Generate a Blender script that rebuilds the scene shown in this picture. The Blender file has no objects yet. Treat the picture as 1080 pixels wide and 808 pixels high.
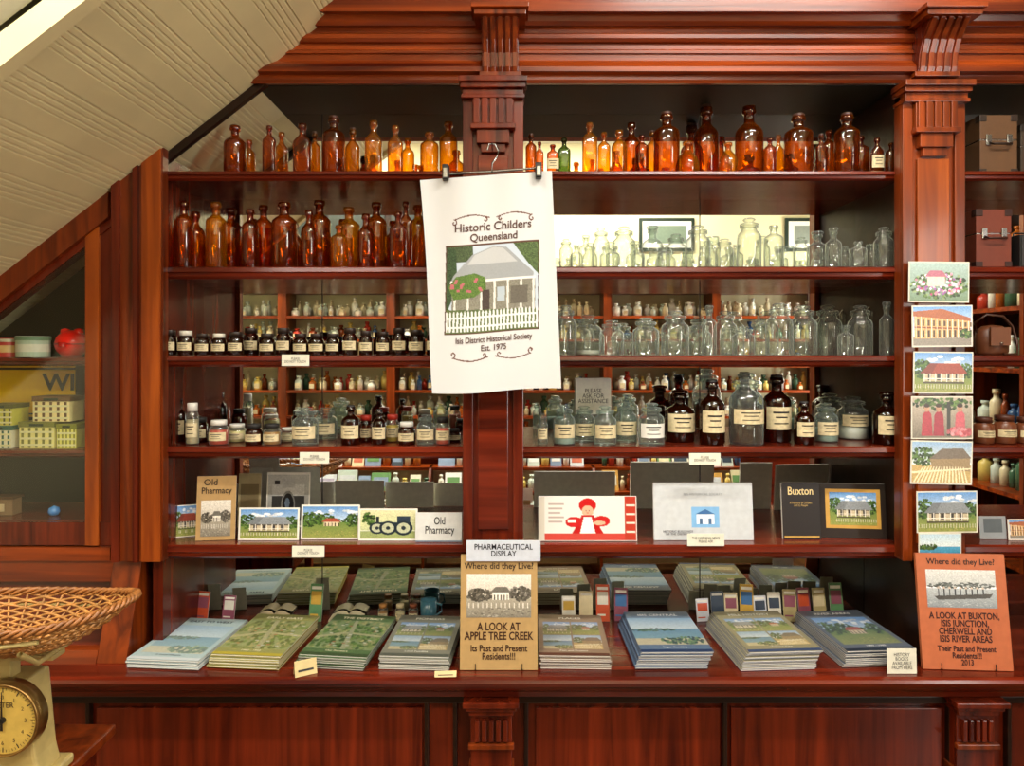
import bpy, bmesh, math, random
import numpy as np
from mathutils import Vector, Matrix
random.seed(11)
R=random.Random(5)
scene=bpy.context.scene
scene.view_settings.view_transform='Standard'
D=2.05;F=720.0;HZ=370.0;CZ=1.7;S=D/F
def W(px,py,y=0.0):
    d=D+y
    return Vector(((px-540)*d/F,y,CZ-(py-HZ)*d/F))
def X(px,y=0.0): return (px-540)*(D+y)/F
def Z(py,y=0.0): return CZ-(py-HZ)*(D+y)/F
def lin(h):
    if isinstance(h,tuple): return h
    o=[]
    for i in (0,2,4):
        v=int(h[i:i+2],16)/255
        o.append(v/12.92 if v<=.04045 else ((v+.055)/1.055)**2.4)
    return tuple(o)
# ---------------------------------------------------------------- materials
def newmat(name):
    m=bpy.data.materials.new(name);m.use_nodes=True
    nt=m.node_tree;nt.nodes.clear()
    return m,nt,nt.nodes,nt.links
def wood(name,c1,c2,scale,rough=.3,coat=.22,bump=.05):
    m,nt,N,L=newmat(name)
    out=N.new('ShaderNodeOutputMaterial');b=N.new('ShaderNodeBsdfPrincipled')
    tc=N.new('ShaderNodeTexCoord');mp=N.new('ShaderNodeMapping')
    mp.inputs['Scale'].default_value=scale
    n=N.new('ShaderNodeTexNoise');n.inputs['Scale'].default_value=1.0;n.inputs['Detail'].default_value=6;n.inputs['Distortion'].default_value=.6
    r=N.new('ShaderNodeValToRGB')
    r.color_ramp.elements[0].position=.3;r.color_ramp.elements[0].color=(*lin(c1),1)
    r.color_ramp.elements[1].position=.72;r.color_ramp.elements[1].color=(*lin(c2),1)
    n2=N.new('ShaderNodeTexNoise');n2.inputs['Scale'].default_value=2.2;n2.inputs['Detail'].default_value=2
    mx=N.new('ShaderNodeMixRGB');mx.blend_type='MULTIPLY';mx.inputs[0].default_value=.5
    L.new(tc.outputs['Object'],mp.inputs[0]);L.new(mp.outputs[0],n.inputs['Vector']);L.new(n.outputs[0],r.inputs[0])
    L.new(tc.outputs['Object'],n2.inputs['Vector'])
    r2=N.new('ShaderNodeValToRGB');r2.color_ramp.elements[0].position=.35;r2.color_ramp.elements[0].color=(.45,.42,.4,1);r2.color_ramp.elements[1].position=.65
    L.new(n2.outputs[0],r2.inputs[0]);L.new(r.outputs[0],mx.inputs[1]);L.new(r2.outputs[0],mx.inputs[2])
    L.new(mx.outputs[0],b.inputs['Base Color'])
    b.inputs['Roughness'].default_value=rough;b.inputs['Coat Weight'].default_value=coat;b.inputs['Coat Roughness'].default_value=.12
    b.inputs['Specular IOR Level'].default_value=.35
    bp=N.new('ShaderNodeBump');bp.inputs['Strength'].default_value=bump;bp.inputs['Distance'].default_value=.01
    L.new(n.outputs[0],bp.inputs['Height']);L.new(bp.outputs[0],b.inputs['Normal'])
    L.new(b.outputs[0],out.inputs[0]);return m
def plain(name,c,rough=.5,metal=0,noise=.12,nscale=40,spec=.5):
    m,nt,N,L=newmat(name)
    out=N.new('ShaderNodeOutputMaterial');b=N.new('ShaderNodeBsdfPrincipled')
    c=lin(c)
    tc=N.new('ShaderNodeTexCoord');n=N.new('ShaderNodeTexNoise');n.inputs['Scale'].default_value=nscale;n.inputs['Detail'].default_value=3
    r=N.new('ShaderNodeValToRGB');r.color_ramp.elements[0].position=.35;r.color_ramp.elements[1].position=.65
    r.color_ramp.elements[0].color=(*[v*(1-noise) for v in c],1)
    r.color_ramp.elements[1].color=(*[min(1,v*(1+noise)) for v in c],1)
    L.new(tc.outputs['Object'],n.inputs['Vector']);L.new(n.outputs[0],r.inputs[0]);L.new(r.outputs[0],b.inputs['Base Color'])
    b.inputs['Roughness'].default_value=rough;b.inputs['Metallic'].default_value=metal
    b.inputs['Specular IOR Level'].default_value=spec
    L.new(b.outputs[0],out.inputs[0]);return m
def glassmat(name,tint,edge,haze,hz=.15,body=0.0,ep=1.6):
    m,nt,N,L=newmat(name)
    out=N.new('ShaderNodeOutputMaterial')
    lw=N.new('ShaderNodeLayerWeight');lw.inputs[0].default_value=.5
    e=N.new('ShaderNodeMath');e.operation='POWER';e.inputs[1].default_value=ep;L.new(lw.outputs['Facing'],e.inputs[0])
    mc=N.new('ShaderNodeMixRGB');mc.inputs[1].default_value=(*lin(tint),1);mc.inputs[2].default_value=(*lin(edge),1)
    L.new(e.outputs[0],mc.inputs[0])
    t=N.new('ShaderNodeBsdfTransparent');L.new(mc.outputs[0],t.inputs[0])
    df=N.new('ShaderNodeBsdfDiffuse');df.inputs[0].default_value=(*lin(haze),1)
    tl=N.new('ShaderNodeBsdfTranslucent');tl.inputs[0].default_value=(*lin(haze),1)
    ad=N.new('ShaderNodeMixShader');ad.inputs[0].default_value=.5;L.new(df.outputs[0],ad.inputs[1]);L.new(tl.outputs[0],ad.inputs[2])
    p=N.new('ShaderNodeMath');p.operation='POWER';p.inputs[1].default_value=3;L.new(lw.outputs['Facing'],p.inputs[0])
    q=N.new('ShaderNodeMath');q.operation='MULTIPLY_ADD';q.inputs[1].default_value=hz;q.inputs[2].default_value=body;L.new(p.outputs[0],q.inputs[0])  # diffuse haze mixed in, standing in for edge highlights and backlit glow
    m1=N.new('ShaderNodeMixShader');L.new(q.outputs[0],m1.inputs[0]);L.new(t.outputs[0],m1.inputs[1]);L.new(ad.outputs[0],m1.inputs[2])
    g=N.new('ShaderNodeBsdfGlossy');g.inputs['Roughness'].default_value=.08;g.inputs[0].default_value=(1,1,1,1)
    f5=N.new('ShaderNodeMath');f5.operation='POWER';f5.inputs[1].default_value=4.5;L.new(lw.outputs['Facing'],f5.inputs[0])
    fr=N.new('ShaderNodeMath');fr.operation='MULTIPLY_ADD';fr.inputs[1].default_value=.85;fr.inputs[2].default_value=.06;L.new(f5.outputs[0],fr.inputs[0])
    m2=N.new('ShaderNodeMixShader');L.new(fr.outputs[0],m2.inputs[0]);L.new(m1.outputs[0],m2.inputs[1]);L.new(g.outputs[0],m2.inputs[2])
    L.new(m2.outputs[0],out.inputs[0]);return m
WV=wood('varnished_wood_vertical','3e1206','994010',(28,28,1.6))
WH=wood('varnished_wood_horizontal','4a1408','aa4812',(1.4,28,28))
WR=wood('red_wood_horizontal','3a0d06','7e2a13',(1.4,26,26),rough=.22)
WRV=wood('red_wood_vertical','3a0c05','7c2a11',(26,26,1.5),rough=.24)
WD=wood('dark_wood','140904','2c160a',(2,20,20),rough=.4,coat=.1)
WO=wood('orange_wood','6e280a','bc5c18',(20,20,1.5))
FLOOR=wood('floor_boards','4a301c','84582f',(10,1.2,10),rough=.35)
CREAM=plain('cream_paint','dfd8b0',.5,noise=.04,nscale=3)
CREAM2=plain('cream_gloss_paint','dbcf9e',.4,noise=.05,nscale=5)
WHITEP=plain('white_paint','dad7c4',.4,noise=.03)
DARKG=plain('dark_green_paint','1a2014',.5)
BLACK=plain('black_metal','141414',.35)
METAL=plain('steel','b0b0b0',.25,metal=1)
PAPER=plain('paper_white','dddbd2',.6,noise=.03)
LABEL=plain('aged_label','cfc098',.6,noise=.12,nscale=90)
INK=plain('ink_black','1d1a18',.6)
AMB=glassmat('amber_glass','ea981e','3c1402','c05c08',.4,.06,1.2)
AMB2=glassmat('light_amber_glass','fcc034','743406','f0a01c',.4,.12,1.3)
AMBD=glassmat('dark_amber_glass','90400f','180702','4c2006',.4,.2,1.1)
CLR=glassmat('clear_glass','f6faf6','7c8a84','eaf2ea',.8,.05,1.9)
CLRB=glassmat('pale_blue_glass','eef6f2','7e9a94','dceae4',.7,.08,1.8)
GRN=glassmat('green_glass','8aa060','2a3c14','5c7030',.5,.1)
PANE=glassmat('window_pane_glass','f4f8f4','dde6dd','e0e8e0',.0,.0)
def mirror(name,c):
    m,nt,N,L=newmat(name);o=N.new('ShaderNodeOutputMaterial');g=N.new('ShaderNodeBsdfGlossy');g.inputs[0].default_value=(*c,1);g.inputs['Roughness'].default_value=.0;L.new(g.outputs[0],o.inputs[0]);return m
MIR=mirror('mirror_silver',(.90,.92,.86));MIR2=mirror('dimmed_mirror_silver',(.52,.53,.46))  # lower mirror's dimness is put into its tint to mute reflections
m,nt,N,L=newmat('printed_photo');o=N.new('ShaderNodeOutputMaterial');b=N.new('ShaderNodeBsdfPrincipled');a=N.new('ShaderNodeVertexColor');a.layer_name='Col'
L.new(a.outputs[0],b.inputs['Base Color']);b.inputs['Roughness'].default_value=.3;L.new(b.outputs[0],o.inputs[0]);PRINT=m
_pc={}
def pm(c,rough=.45):
    k=(c,rough)
    if k not in _pc: _pc[k]=plain('print_'+c,c,rough,noise=.05,nscale=50)
    return _pc[k]
# ---------------------------------------------------------------- mesh builder
SOFP=W(118,205);SOFN=Vector((-.78,0,1)).normalized()
class MB:
    def __init__(s): s.v=[];s.f=[];s.m=[];s.sm=[];s.mats=[]
    def add(s,vs,fs,mat,smooth=False):
        if mat not in s.mats: s.mats.append(mat)
        i=s.mats.index(mat);b=len(s.v)
        s.v+= [tuple(v) for v in vs]
        for f in fs: s.f.append([b+k for k in f]);s.m.append(i);s.sm.append(smooth)
    def box(s,x0,x1,y0,y1,z0,z1,mat):
        vs=[(x,y,z) for x in (x0,x1) for y in (y0,y1) for z in (z0,z1)]
        s.add(vs,[(0,1,3,2),(4,6,7,5),(0,4,5,1),(2,3,7,6),(0,2,6,4),(1,5,7,3)],mat)
    def extx(s,p,x0,x1,mat):
        n=len(p);vs=[(x0,a,b) for a,b in p]+[(x1,a,b) for a,b in p]
        s.add(vs,[(i,(i+1)%n,(i+1)%n+n,i+n) for i in range(n)]+[tuple(range(n)),tuple(range(2*n-1,n-1,-1))],mat)
    def exty(s,p,y0,y1,mat):
        n=len(p);vs=[(a,y0,b) for a,b in p]+[(a,y1,b) for a,b in p]
        s.add(vs,[(i,(i+1)%n,(i+1)%n+n,i+n) for i in range(n)]+[tuple(range(n)),tuple(range(2*n-1,n-1,-1))],mat)
    def lathe(s,prof,mat,c=(0,0,0),seg=20,sect=None,smooth=True,scale=(1,1),cap=False):
        vs=[];fs=[]
        for pr in prof:
            r,z=pr[0],pr[1];a=pr[2] if len(pr)>2 else 0
            for k in range(seg):
                t=2*math.pi*k/seg
                q=1.0
                if sect and a: q=1+(sect(t)-1)*a
                vs.append((c[0]+r*q*math.cos(t)*scale[0],c[1]+r*q*math.sin(t)*(scale[1] if a or not sect else 1),c[2]+z))
        for i in range(len(prof)-1):
            for k in range(seg):
                k2=(k+1)%seg
                fs.append((i*seg+k,i*seg+k2,(i+1)*seg+k2,(i+1)*seg+k))
        if cap: fs.append(tuple((len(prof)-1)*seg+k for k in range(seg)))
        s.add(vs,fs,mat,smooth)
    def tube(s,pts,r,mat,seg=6,closed=False):
        pts=[Vector(p) for p in pts];n=len(pts);vs=[];fs=[]
        for i,p in enumerate(pts):
            if closed: t=(pts[(i+1)%n]-pts[i-1])
            else: t=pts[min(i+1,n-1)]-pts[max(i-1,0)]
            t.normalize();a=t.cross(Vector((0,0,1)))
            if a.length<.1:a=t.cross(Vector((1,0,0)))
            a.normalize();b=t.cross(a)
            for k in range(seg):
                w=2*math.pi*k/seg;vs.append(p+a*r*math.cos(w)+b*r*math.sin(w))
        for i in range(n if closed else n-1):
            j=(i+1)%n
            for k in range(seg):
                k2=(k+1)%seg;fs.append((i*seg+k,i*seg+k2,j*seg+k2,j*seg+k))
        s.add(vs,fs,mat,True)
    def build(s,name,parent=None,loc=None,rot=None,bevel=0,cut=False,recalc=True):
        me=bpy.data.meshes.new(name);me.from_pydata(s.v,[],s.f)
        for m in s.mats: me.materials.append(m)
        for p,i,q in zip(me.polygons,s.m,s.sm): p.material_index=i;p.use_smooth=q
        bm=bmesh.new();bm.from_mesh(me)
        if cut:
            r=bmesh.ops.bisect_plane(bm,geom=bm.verts[:]+bm.edges[:]+bm.faces[:],plane_co=SOFP,plane_no=SOFN,clear_outer=True)
        if recalc: bmesh.ops.recalc_face_normals(bm,faces=bm.faces)
        bm.to_mesh(me);bm.free()
        ob=bpy.data.objects.new(name,me);scene.collection.objects.link(ob)
        if parent: ob.parent=parent
        if loc is not None: ob.location=loc
        if rot is not None: ob.rotation_euler=rot
        if bevel:
            md=ob.modifiers.new('bevel','BEVEL');md.width=bevel;md.segments=2;md.limit_method='ANGLE'
        return ob
def empty(name,loc=(0,0,0)):
    e=bpy.data.objects.new(name,None);e.location=loc;e.empty_display_size=.1;scene.collection.objects.link(e);return e
def text(body,size,loc,parent,mat,rot=(math.pi/2,0,0),bold=0,align='CENTER',sx=1,name='lettering'):
    cu=bpy.data.curves.new(name,'FONT');cu.body=body;cu.size=size;cu.align_x=align;cu.align_y='CENTER';cu.offset=bold;cu.space_line=.85
    cu.resolution_u=3
    cu.materials.append(mat)
    ob=bpy.data.objects.new(name,cu);scene.collection.objects.link(ob);ob.parent=parent;ob.location=loc;ob.rotation_euler=rot;ob.scale=(sx,1,1)
    return ob
# ---------------------------------------------------------------- painted pictures (vertex colour prints)
class Pic:
    def __init__(s,w,h,c='ffffff',seed=0):
        s.w,s.h=w,h;s.a=np.zeros((h+1,w+1,3));s.a[:]=lin(c)
        s.U,s.V=np.meshgrid(np.linspace(0,1,w+1),np.linspace(0,1,h+1));s.r=random.Random(seed);s.np=np.random.RandomState(seed)
        s.o=(0,0,1,1)
    def T(s,u,v): a,b,c,d=s.o;return a+(c-a)*u,b+(d-b)*v
    def poly(s,pts,c,noise=0):
        pts=[s.T(*p) for p in pts];ins=np.zeros(s.U.shape,bool);n=len(pts)
        for k in range(n):
            (x1,y1),(x2,y2)=pts[k],pts[k-1]
            if y1==y2: continue
            cond=((y1>s.V)!=(y2>s.V))&(s.U<(x2-x1)*(s.V-y1)/(y2-y1)+x1);ins^=cond
        if not ins.any(): return
        f=1+noise*(s.np.rand(*s.U.shape)*2-1)
        s.a[ins]=(np.array(lin(c))[None,:]*f[ins][:,None]).clip(0,1)
    def rect(s,a,b,c,d,col,noise=0): s.poly([(a,b),(c,b),(c,d),(a,d)],col,noise)
    def dab(s,u,v,ru,rv,c):
        u0,v0=s.T(u,v);ru*=(s.o[2]-s.o[0]);rv*=(s.o[3]-s.o[1])
        i0,i1=max(0,int((u0-ru)*s.w)),min(s.w,int((u0+ru)*s.w)+1);j0,j1=max(0,int((v0-rv)*s.h)),min(s.h,int((v0+rv)*s.h)+1)
        a,b,c_,d=s.o
        for j in range(j0,j1+1):
            for i in range(i0,i1+1):
                if ((i/s.w-u0)/ru)**2+((j/s.h-v0)/rv)**2<1 and a<=i/s.w<=c_ and b<=j/s.h<=d: s.a[j,i]=c
    def dabs(s,cu,cv,su,sv,n,r,cols,ar=1.4):
        for _ in range(n):
            t=s.r.random()*6.283;q=math.sqrt(s.r.random())
            c=np.array(lin(s.r.choice(cols)))*s.r.uniform(.7,1.25)
            s.dab(cu+su*q*math.cos(t),cv+sv*q*math.sin(t),r,r*ar,c.clip(0,1))
    def grad(s,a,b,c,d,c1,c2):
        u0,v0=s.T(a,b);u1,v1=s.T(c,d);m=(s.U>=u0)&(s.U<=u1)&(s.V>=v0)&(s.V<=v1)
        t=((s.V-v0)/(v1-v0)).clip(0,1)[...,None];g=np.array(lin(c1))*(1-t)+np.array(lin(c2))*t;s.a[m]=g[m]
    def grain(s,k=.16):
        n=s.np.rand(*s.U.shape)
        n=(n+np.roll(n,1,0)+np.roll(n,1,1)+np.roll(n,(1,1),(0,1)))/4
        s.a=(s.a*(1+k*(n-.5)*4)[...,None]).clip(0,1)
GR=['2c4420','3c5a28','4e7030','24361a','5e7c3c']
def paint_scene(p,kind,region=(0,0,1,1)):
    p.o=region
    if kind in('homestead','homestead2','field','map'):
        p.grad(0,0,1,.5,'5c94d0','c4d8ea');p.dabs(.6,.18,.4,.1,14,.05,['e8eef4','dce6f0'],.7)
        p.grad(0,.5,1,1,'6c8644','93984e')
        p.dabs(.12,.42,.17,.24,110,.022,GR);p.dabs(.9,.45,.14,.2,90,.022,GR)
        p.dabs(.5,.46,.5,.05,80,.016,GR)
        if kind=='field':
            p.dabs(.35,.4,.22,.18,110,.022,GR);p.rect(.38,.5,.66,.64,'d8c8a8',.1);p.poly([(.34,.5),(.7,.5),(.62,.38),(.42,.38)],'a8503a',.12)
            for k in range(5): p.rect(.4+k*.06,.53,.42+k*.06,.63,'4a3a30')
        else:
            roof='9a4636' if kind=='homestead' else '8c9296'
            p.rect(.16,.5,.86,.72,'c4b698',.1);p.poly([(.1,.52),(.92,.52),(.78,.26),(.27,.26)],roof,.15)
            p.poly([(.27,.26),(.4,.26),(.3,.52),(.1,.52)],'7e3a2e' if kind=='homestead' else '787e82',.12)
            p.rect(.16,.52,.86,.55,'5c5448',.15)
            for k in range(4): p.rect(.23+k*.16,.55,.29+k*.16,.7,'3a3634',.15)
            for k in range(8): p.rect(.165+k*.097,.52,.18+k*.097,.74,'eae6da')
            p.rect(.15,.65,.87,.67,'efe9da')
            p.rect(.15,.74,.87,.78,'4c4434',.2)
        p.dabs(.5,.88,.5,.1,120,.013,['7f8c48','a09c58','6a7c3c','b4a86a'],.6)
        if kind!='field':
            for k in range(22): p.rect(.01+k*.046,.8,.018+k*.046,.9,'e0dccc')
    elif kind=='pub':
        p.grad(0,0,1,.6,'6ca0d8','c8dcec');p.rect(0,.78,1,1,'8c8478',.08)
        p.poly([(.02,.22),(.98,.36),(.98,.78),(.02,.82)],'d0a468',.1);p.poly([(.0,.12),(.5,.06),(.99,.3),(.99,.38),(.0,.24)],'a8603c',.1)
        p.poly([(.02,.5),(.98,.56),(.98,.6),(.02,.54)],'8a4a2c')
        for k in range(11):
            x=.04+k*.09;p.rect(x,.24+.14*x,x+.014,.8,'f4ead2');p.rect(x+.03,.32+.1*x,x+.065,.48+.05*x,'5a4434',.1);p.rect(x+.03,.6,x+.065,.78,'4a382c',.1)
        p.dabs(.9,.7,.1,.12,60,.02,GR)
    elif kind=='flowers':
        p.grad(0,0,1,1,'a4bcb8','6c8668');p.dabs(.5,.6,.5,.35,220,.025,GR+['8aa070']);p.dabs(.5,.55,.45,.3,110,.022,['c8487c','ece4f2','9a58a4','e090b0','f4d8e4'])
        p.rect(.3,.35,.6,.6,'d8d4c4',.06);p.poly([(.26,.36),(.64,.36),(.55,.2),(.34,.2)],'b0687c',.1)
    elif kind=='pink':
        p.grad(0,0,1,1,'b8aa98','746c5c');p.dabs(.5,.15,.5,.15,90,.03,GR)
        for cx,c in ((.24,'a83440'),(.44,'9c2c3c'),(.8,'c25a64')):
            p.poly([(cx-.09,.95),(cx-.07,.42),(cx-.02,.34),(cx+.04,.34),(cx+.08,.42),(cx+.1,.95)],c,.15);p.dab(cx,.26,.045,.1,np.array(lin('b88c70')));p.dab(cx,.2,.05,.05,np.array(lin('3a2a20')))
        p.rect(.58,.1,.64,.95,'34342c',.2);p.dabs(.8,.85,.2,.1,60,.03,['c46a70','a84850','d88a90'])
    elif kind=='rail':
        p.grad(0,0,1,.5,'8cb0d4','d4dcd8');p.rect(0,.55,1,1,'c0a468',.12);p.dabs(.2,.35,.22,.22,100,.024,GR)
        p.poly([(.3,.42),(.98,.36),(.98,.7),(.35,.68)],'9a8460',.2);p.poly([(.28,.42),(.5,.16),(.86,.14),(1,.38)],'74685a',.15)
        for k in range(16): p.poly([(.02+k*.06,.98),(.05+k*.06,.98),(.2+k*.045,.6),(.185+k*.045,.6)],'efe2bc')
        p.poly([(.0,.72),(1,.62),(1,.65),(.0,.77)],'efe2bc')
    elif kind=='sepia':
        p.grad(0,0,1,.55,'e0dace','c8c0b0');p.grad(0,.55,1,1,'a8a08e','7c7668');p.dabs(.2,.48,.2,.14,120,.022,['565248','706a5e','444036']);p.dabs(.83,.45,.18,.16,120,.022,['5a564a','79736a','48443c'])
        p.rect(.4,.42,.66,.6,'e8e2d4',.06);p.poly([(.36,.43),(.7,.43),(.62,.3),(.44,.3)],'6e6a60',.1)
        for k in range(5): p.rect(.42+k*.05,.48,.44+k*.05,.6,'5c584e')
        for k in range(14): p.rect(.03+k*.07,.66,.045+k*.07,.78,'dcd6c8')
        p.dabs(.5,.88,.5,.1,80,.02,['8c8676','6c665a','a8a294'],.5)
    elif kind=='water':
        p.grad(0,0,1,.45,'d8d8d4','bcc0be');p.dabs(.5,.42,.5,.08,120,.024,['5c625e','747a76','484e4a'],.8);p.grad(0,.5,1,1,'b4babc','868e92')
        for k in range(9): x=.16+k*.08;p.rect(x,.5-.01*(k%2),x+.02,.74,'33363a');p.dab(x+.01,.48,.02,.03,np.array(lin('c8b8a8')))
        p.poly([(.1,.7),(.95,.62),(.9,.74),(.16,.8)],'4a4844',.2);p.dabs(.5,.9,.5,.08,60,.02,['9aa2a6','c4c8ca'],.3)
    elif kind=='camera':
        p.grad(0,0,1,1,'c4c4bc','9a9a94');p.rect(.1,.32,.9,.92,'3c3c3a',.1);p.rect(.1,.2,.9,.42,'cfcfca',.05);p.rect(.35,.08,.65,.26,'b8b8b4',.05)
        p.dab(.5,.6,.17,.28,np.array(lin('8c8c88')));p.dab(.5,.6,.14,.23,np.array(lin('161616')));p.dab(.48,.56,.06,.1,np.array(lin('6a7a8c')));p.rect(.16,.12,.28,.2,'2c2c2c')
    elif kind=='cannon':
        p.grad(0,0,1,.7,'d8d4a8','c4cc98');p.rect(0,.72,1,1,'98a468',.15);p.rect(.2,.42,.92,.52,'26343e',.15);p.rect(.66,.2,.9,.5,'2c3a48',.15);p.rect(.28,.22,.34,.45,'1c262e')
        for cx,rr in((.3,.14),(.5,.16),(.78,.17)):
            p.dab(cx,.62,rr,rr*1.5,np.array(lin('1e2c36')));p.dab(cx,.62,rr*.7,rr*1.05,np.array(lin('b8bc9c')));p.dab(cx,.62,rr*.25,rr*.4,np.array(lin('1e2c36')))
        p.dabs(.15,.3,.12,.2,40,.03,GR)
    elif kind=='sea':
        p.grad(0,0,1,.4,'b8d4e4','dce8e8');p.grad(0,.4,1,1,'4a9cc0','20607c');p.dabs(.2,.42,.25,.08,60,.03,GR);p.dabs(.5,.75,.5,.2,60,.02,['68b4d0','3c84a4','c8e0e8'],.3)
    elif kind=='aerial':
        p.grad(0,0,1,1,'7e8c64','8e9870');p.dabs(.5,.5,.6,.6,320,.03,GR+['8a9458','a8a070','6c7a48','b4a880'])
        p.poly([(0,.6),(.4,.42),(1,.5),(1,.56),(.42,.48),(0,.68)],'b8b08c',.1);p.poly([(.4,0),(.46,0),(.6,1),(.52,1)],'a8a488',.1)
        for k in range(18):
            a,b=p.r.uniform(.1,.9),p.r.uniform(.1,.9);p.rect(a,b,a+.05,b+.03,p.r.choice(['d8d4c8','a85a44','c0c4c4']))
    elif kind=='coast':
        p.grad(0,0,1,.45,'88acc8','d0dce0');p.grad(0,.42,1,.8,'5c88a4','7ca0a8');p.dabs(.3,.46,.35,.06,110,.022,GR,.7);p.rect(0,.78,1,1,'c4b890',.1);p.dabs(.7,.85,.35,.12,110,.022,GR+['8a9460'])
    elif kind=='quad':
        for (a,b,k2) in ((0,0,'homestead2'),(.51,0,'field'),(0,.51,'coast'),(.51,.51,'rail')):
            x0,y0=region[0]+(region[2]-region[0])*a,region[1]+(region[3]-region[1])*b
            paint_scene(p,k2,(x0,y0,x0+(region[2]-region[0])*.49,y0+(region[3]-region[1])*.49))
    p.o=(0,0,1,1)
def pic_mesh(p,w,h,parent,loc,flat=False,rot=None,name='printed_picture'):
    nx,ny=p.w,p.h;vs=[];cs=p.a.reshape(-1,3)
    for j in range(ny+1):
        for i in range(nx+1):
            x=(i/nx-.5)*w;z=(1-j/ny)*h
            vs.append((x,z-h/2,0) if flat else (x,0,z))
    fs=[(j*(nx+1)+i,j*(nx+1)+i+1,(j+1)*(nx+1)+i+1,(j+1)*(nx+1)+i) for j in range(ny) for i in range(nx)]
    me=bpy.data.meshes.new(name);me.from_pydata(vs,[],fs)
    ca=me.color_attributes.new('Col','FLOAT_COLOR','POINT')
    ca.data.foreach_set('color',np.concatenate([cs,np.ones((len(cs),1))],1).astype(np.float32).ravel())
    me.materials.append(PRINT)
    ob=bpy.data.objects.new(name,me);scene.collection.objects.link(ob);ob.parent=parent;ob.location=loc
    if rot: ob.rotation_euler=rot
    return ob
# ---------------------------------------------------------------- room shell
def room(name,a,mat):
    mb=MB();mb.box(*a,mat);return mb.build(name)
XL,XR,YB,YF,ZC=-3.1,3.1,.31,-3.6,3.72
room('floor',(XL,XR,YF,YB,-.05,0),FLOOR)
room('ceiling',(XL,XR,YF,YB,ZC,ZC+.05),CREAM)
room('wall_back',(XL,XR,YB,YB+.08,0,ZC),CREAM)
room('wall_front',(XL,XR,YF-.08,YF,0,ZC),CREAM)
room('wall_left',(XL-.08,XL,YF,YB,0,ZC),CREAM)
room('wall_right',(XR,XR+.08,YF,YB,0,ZC),CREAM)
mb=MB();mb.box(XL+.03,XR-.03,YF,YF+.03,ZC-.1,ZC,WHITEP);mb.box(XL+.03,XR-.03,YF,YF+.015,ZC-.14,ZC-.1,WHITEP);mb.build('trim_1')
e=empty('added_fill_window',(XR,-2.95,1.75))  # unseen window, added to throw light up onto the stair soffit
mb=MB()
for a,b,c,d in ((-.47,.47,-.95,-.88),(-.47,.47,.88,.95),(-.47,-.40,-.95,.95),(.40,.47,-.95,.95),(-.40,.40,-.02,.02),(-.015,.015,-.9,.9)):
    mb.box(-.04,0,a,b,c,d,WHITEP)
mb.build('fill_window_frame',e)
ld=bpy.data.lights.new('window_fill_light','AREA');ld.shape='RECTANGLE';ld.size=1.76;ld.size_y=.8;ld.energy=82;ld.color=(1,.98,.94)  # fill light for the added window
lo=bpy.data.objects.new('window_fill_light',ld);scene.collection.objects.link(lo);lo.parent=e;lo.location=(-.01,0,0);lo.rotation_euler=(0,math.pi/2,0)
# ---------------------------------------------------------------- fluorescent lamps
for i,(lx,ly,lz) in enumerate([(-1.1,-1.35,3.5),(1.15,-1.35,3.5),(-1.5,-2.75,3.5),(.75,-2.75,3.5)]):
    e=empty('fluorescent_ceiling_lamp',(lx,ly,lz))
    mb=MB();mb.box(-.68,.68,-.09,.09,.0,.05,WHITEP);mb.box(-.68,-.66,-.09,.09,-.05,.0,WHITEP);mb.box(.66,.68,-.09,.09,-.05,.0,WHITEP)
    mb.tube([(-.5,0,.05),(-.5,0,ZC-lz)],.01,METAL);mb.tube([(.5,0,.05),(.5,0,ZC-lz)],.01,METAL)
    mb.build('lamp_housing',e)
    ld=bpy.data.lights.new('lamp_light','AREA');ld.shape='RECTANGLE';ld.size=1.25;ld.size_y=.12;ld.energy=47 if i<2 else 88;ld.color=(1,.945,.86)
    lo=bpy.data.objects.new('lamp_light',ld);scene.collection.objects.link(lo);lo.parent=e;lo.location=(0,0,-.03)
    if i<2: lo.rotation_euler=(math.radians(28),0,0)
    else: lo.rotation_euler=(math.radians(-10),0,0)
# ---------------------------------------------------------------- cabinet
SH=[(180,190),(281,294),(375,387),(471,484),(575,590)]
CT=.80
MY=.27
cab=empty('apothecary_shelving_cabinet')
zt=[Z(a) for a,b in SH]
mb=MB();mb.box(X(172),2.7,MY,MY+.008,Z(580),Z(85),MIR);mb.box(X(172),2.7,MY,MY+.008,CT,Z(580),MIR2);mb.build('mirror_back',cab,cut=True)
mb=MB()
for px in (340,738):
    x=X(px,MY);mb.box(x-.0012,x+.0012,MY-.003,MY,CT,Z(88),BLACK)
mb.build('mirror_joint',cab)
def shelf_prof(za,zb,yb=MY-.001):
    t=za-zb
    return [(yb,za),(.004,za),(-.004,za-t*.12),(-.006,za-t*.45),(0,za-t*.55),(.002,za-t*.8),(.010,zb),(yb,zb)]
mb=MB()
for a,b in SH[:]:
    mb.extx(shelf_prof(Z(a),Z(b)),X(172),X(950),WR)
    mb.extx(shelf_prof(Z(a),Z(b)),X(1018)-.01,2.6,WR)
mb.build('shelves',cab,cut=True)
mb=MB();mb.box(X(172),2.6,0.02,MY-.001,Z(88),Z(80),DARKG);mb.build('interior_top',cab,cut=True)
mb=MB();mb.box(X(172)-.03,X(172),.0,MY,CT,Z(90),WRV);mb.box(X(950),X(1018),.0,MY,Z(590),Z(90),WD);mb.build('side_panels',cab,cut=True)
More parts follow.
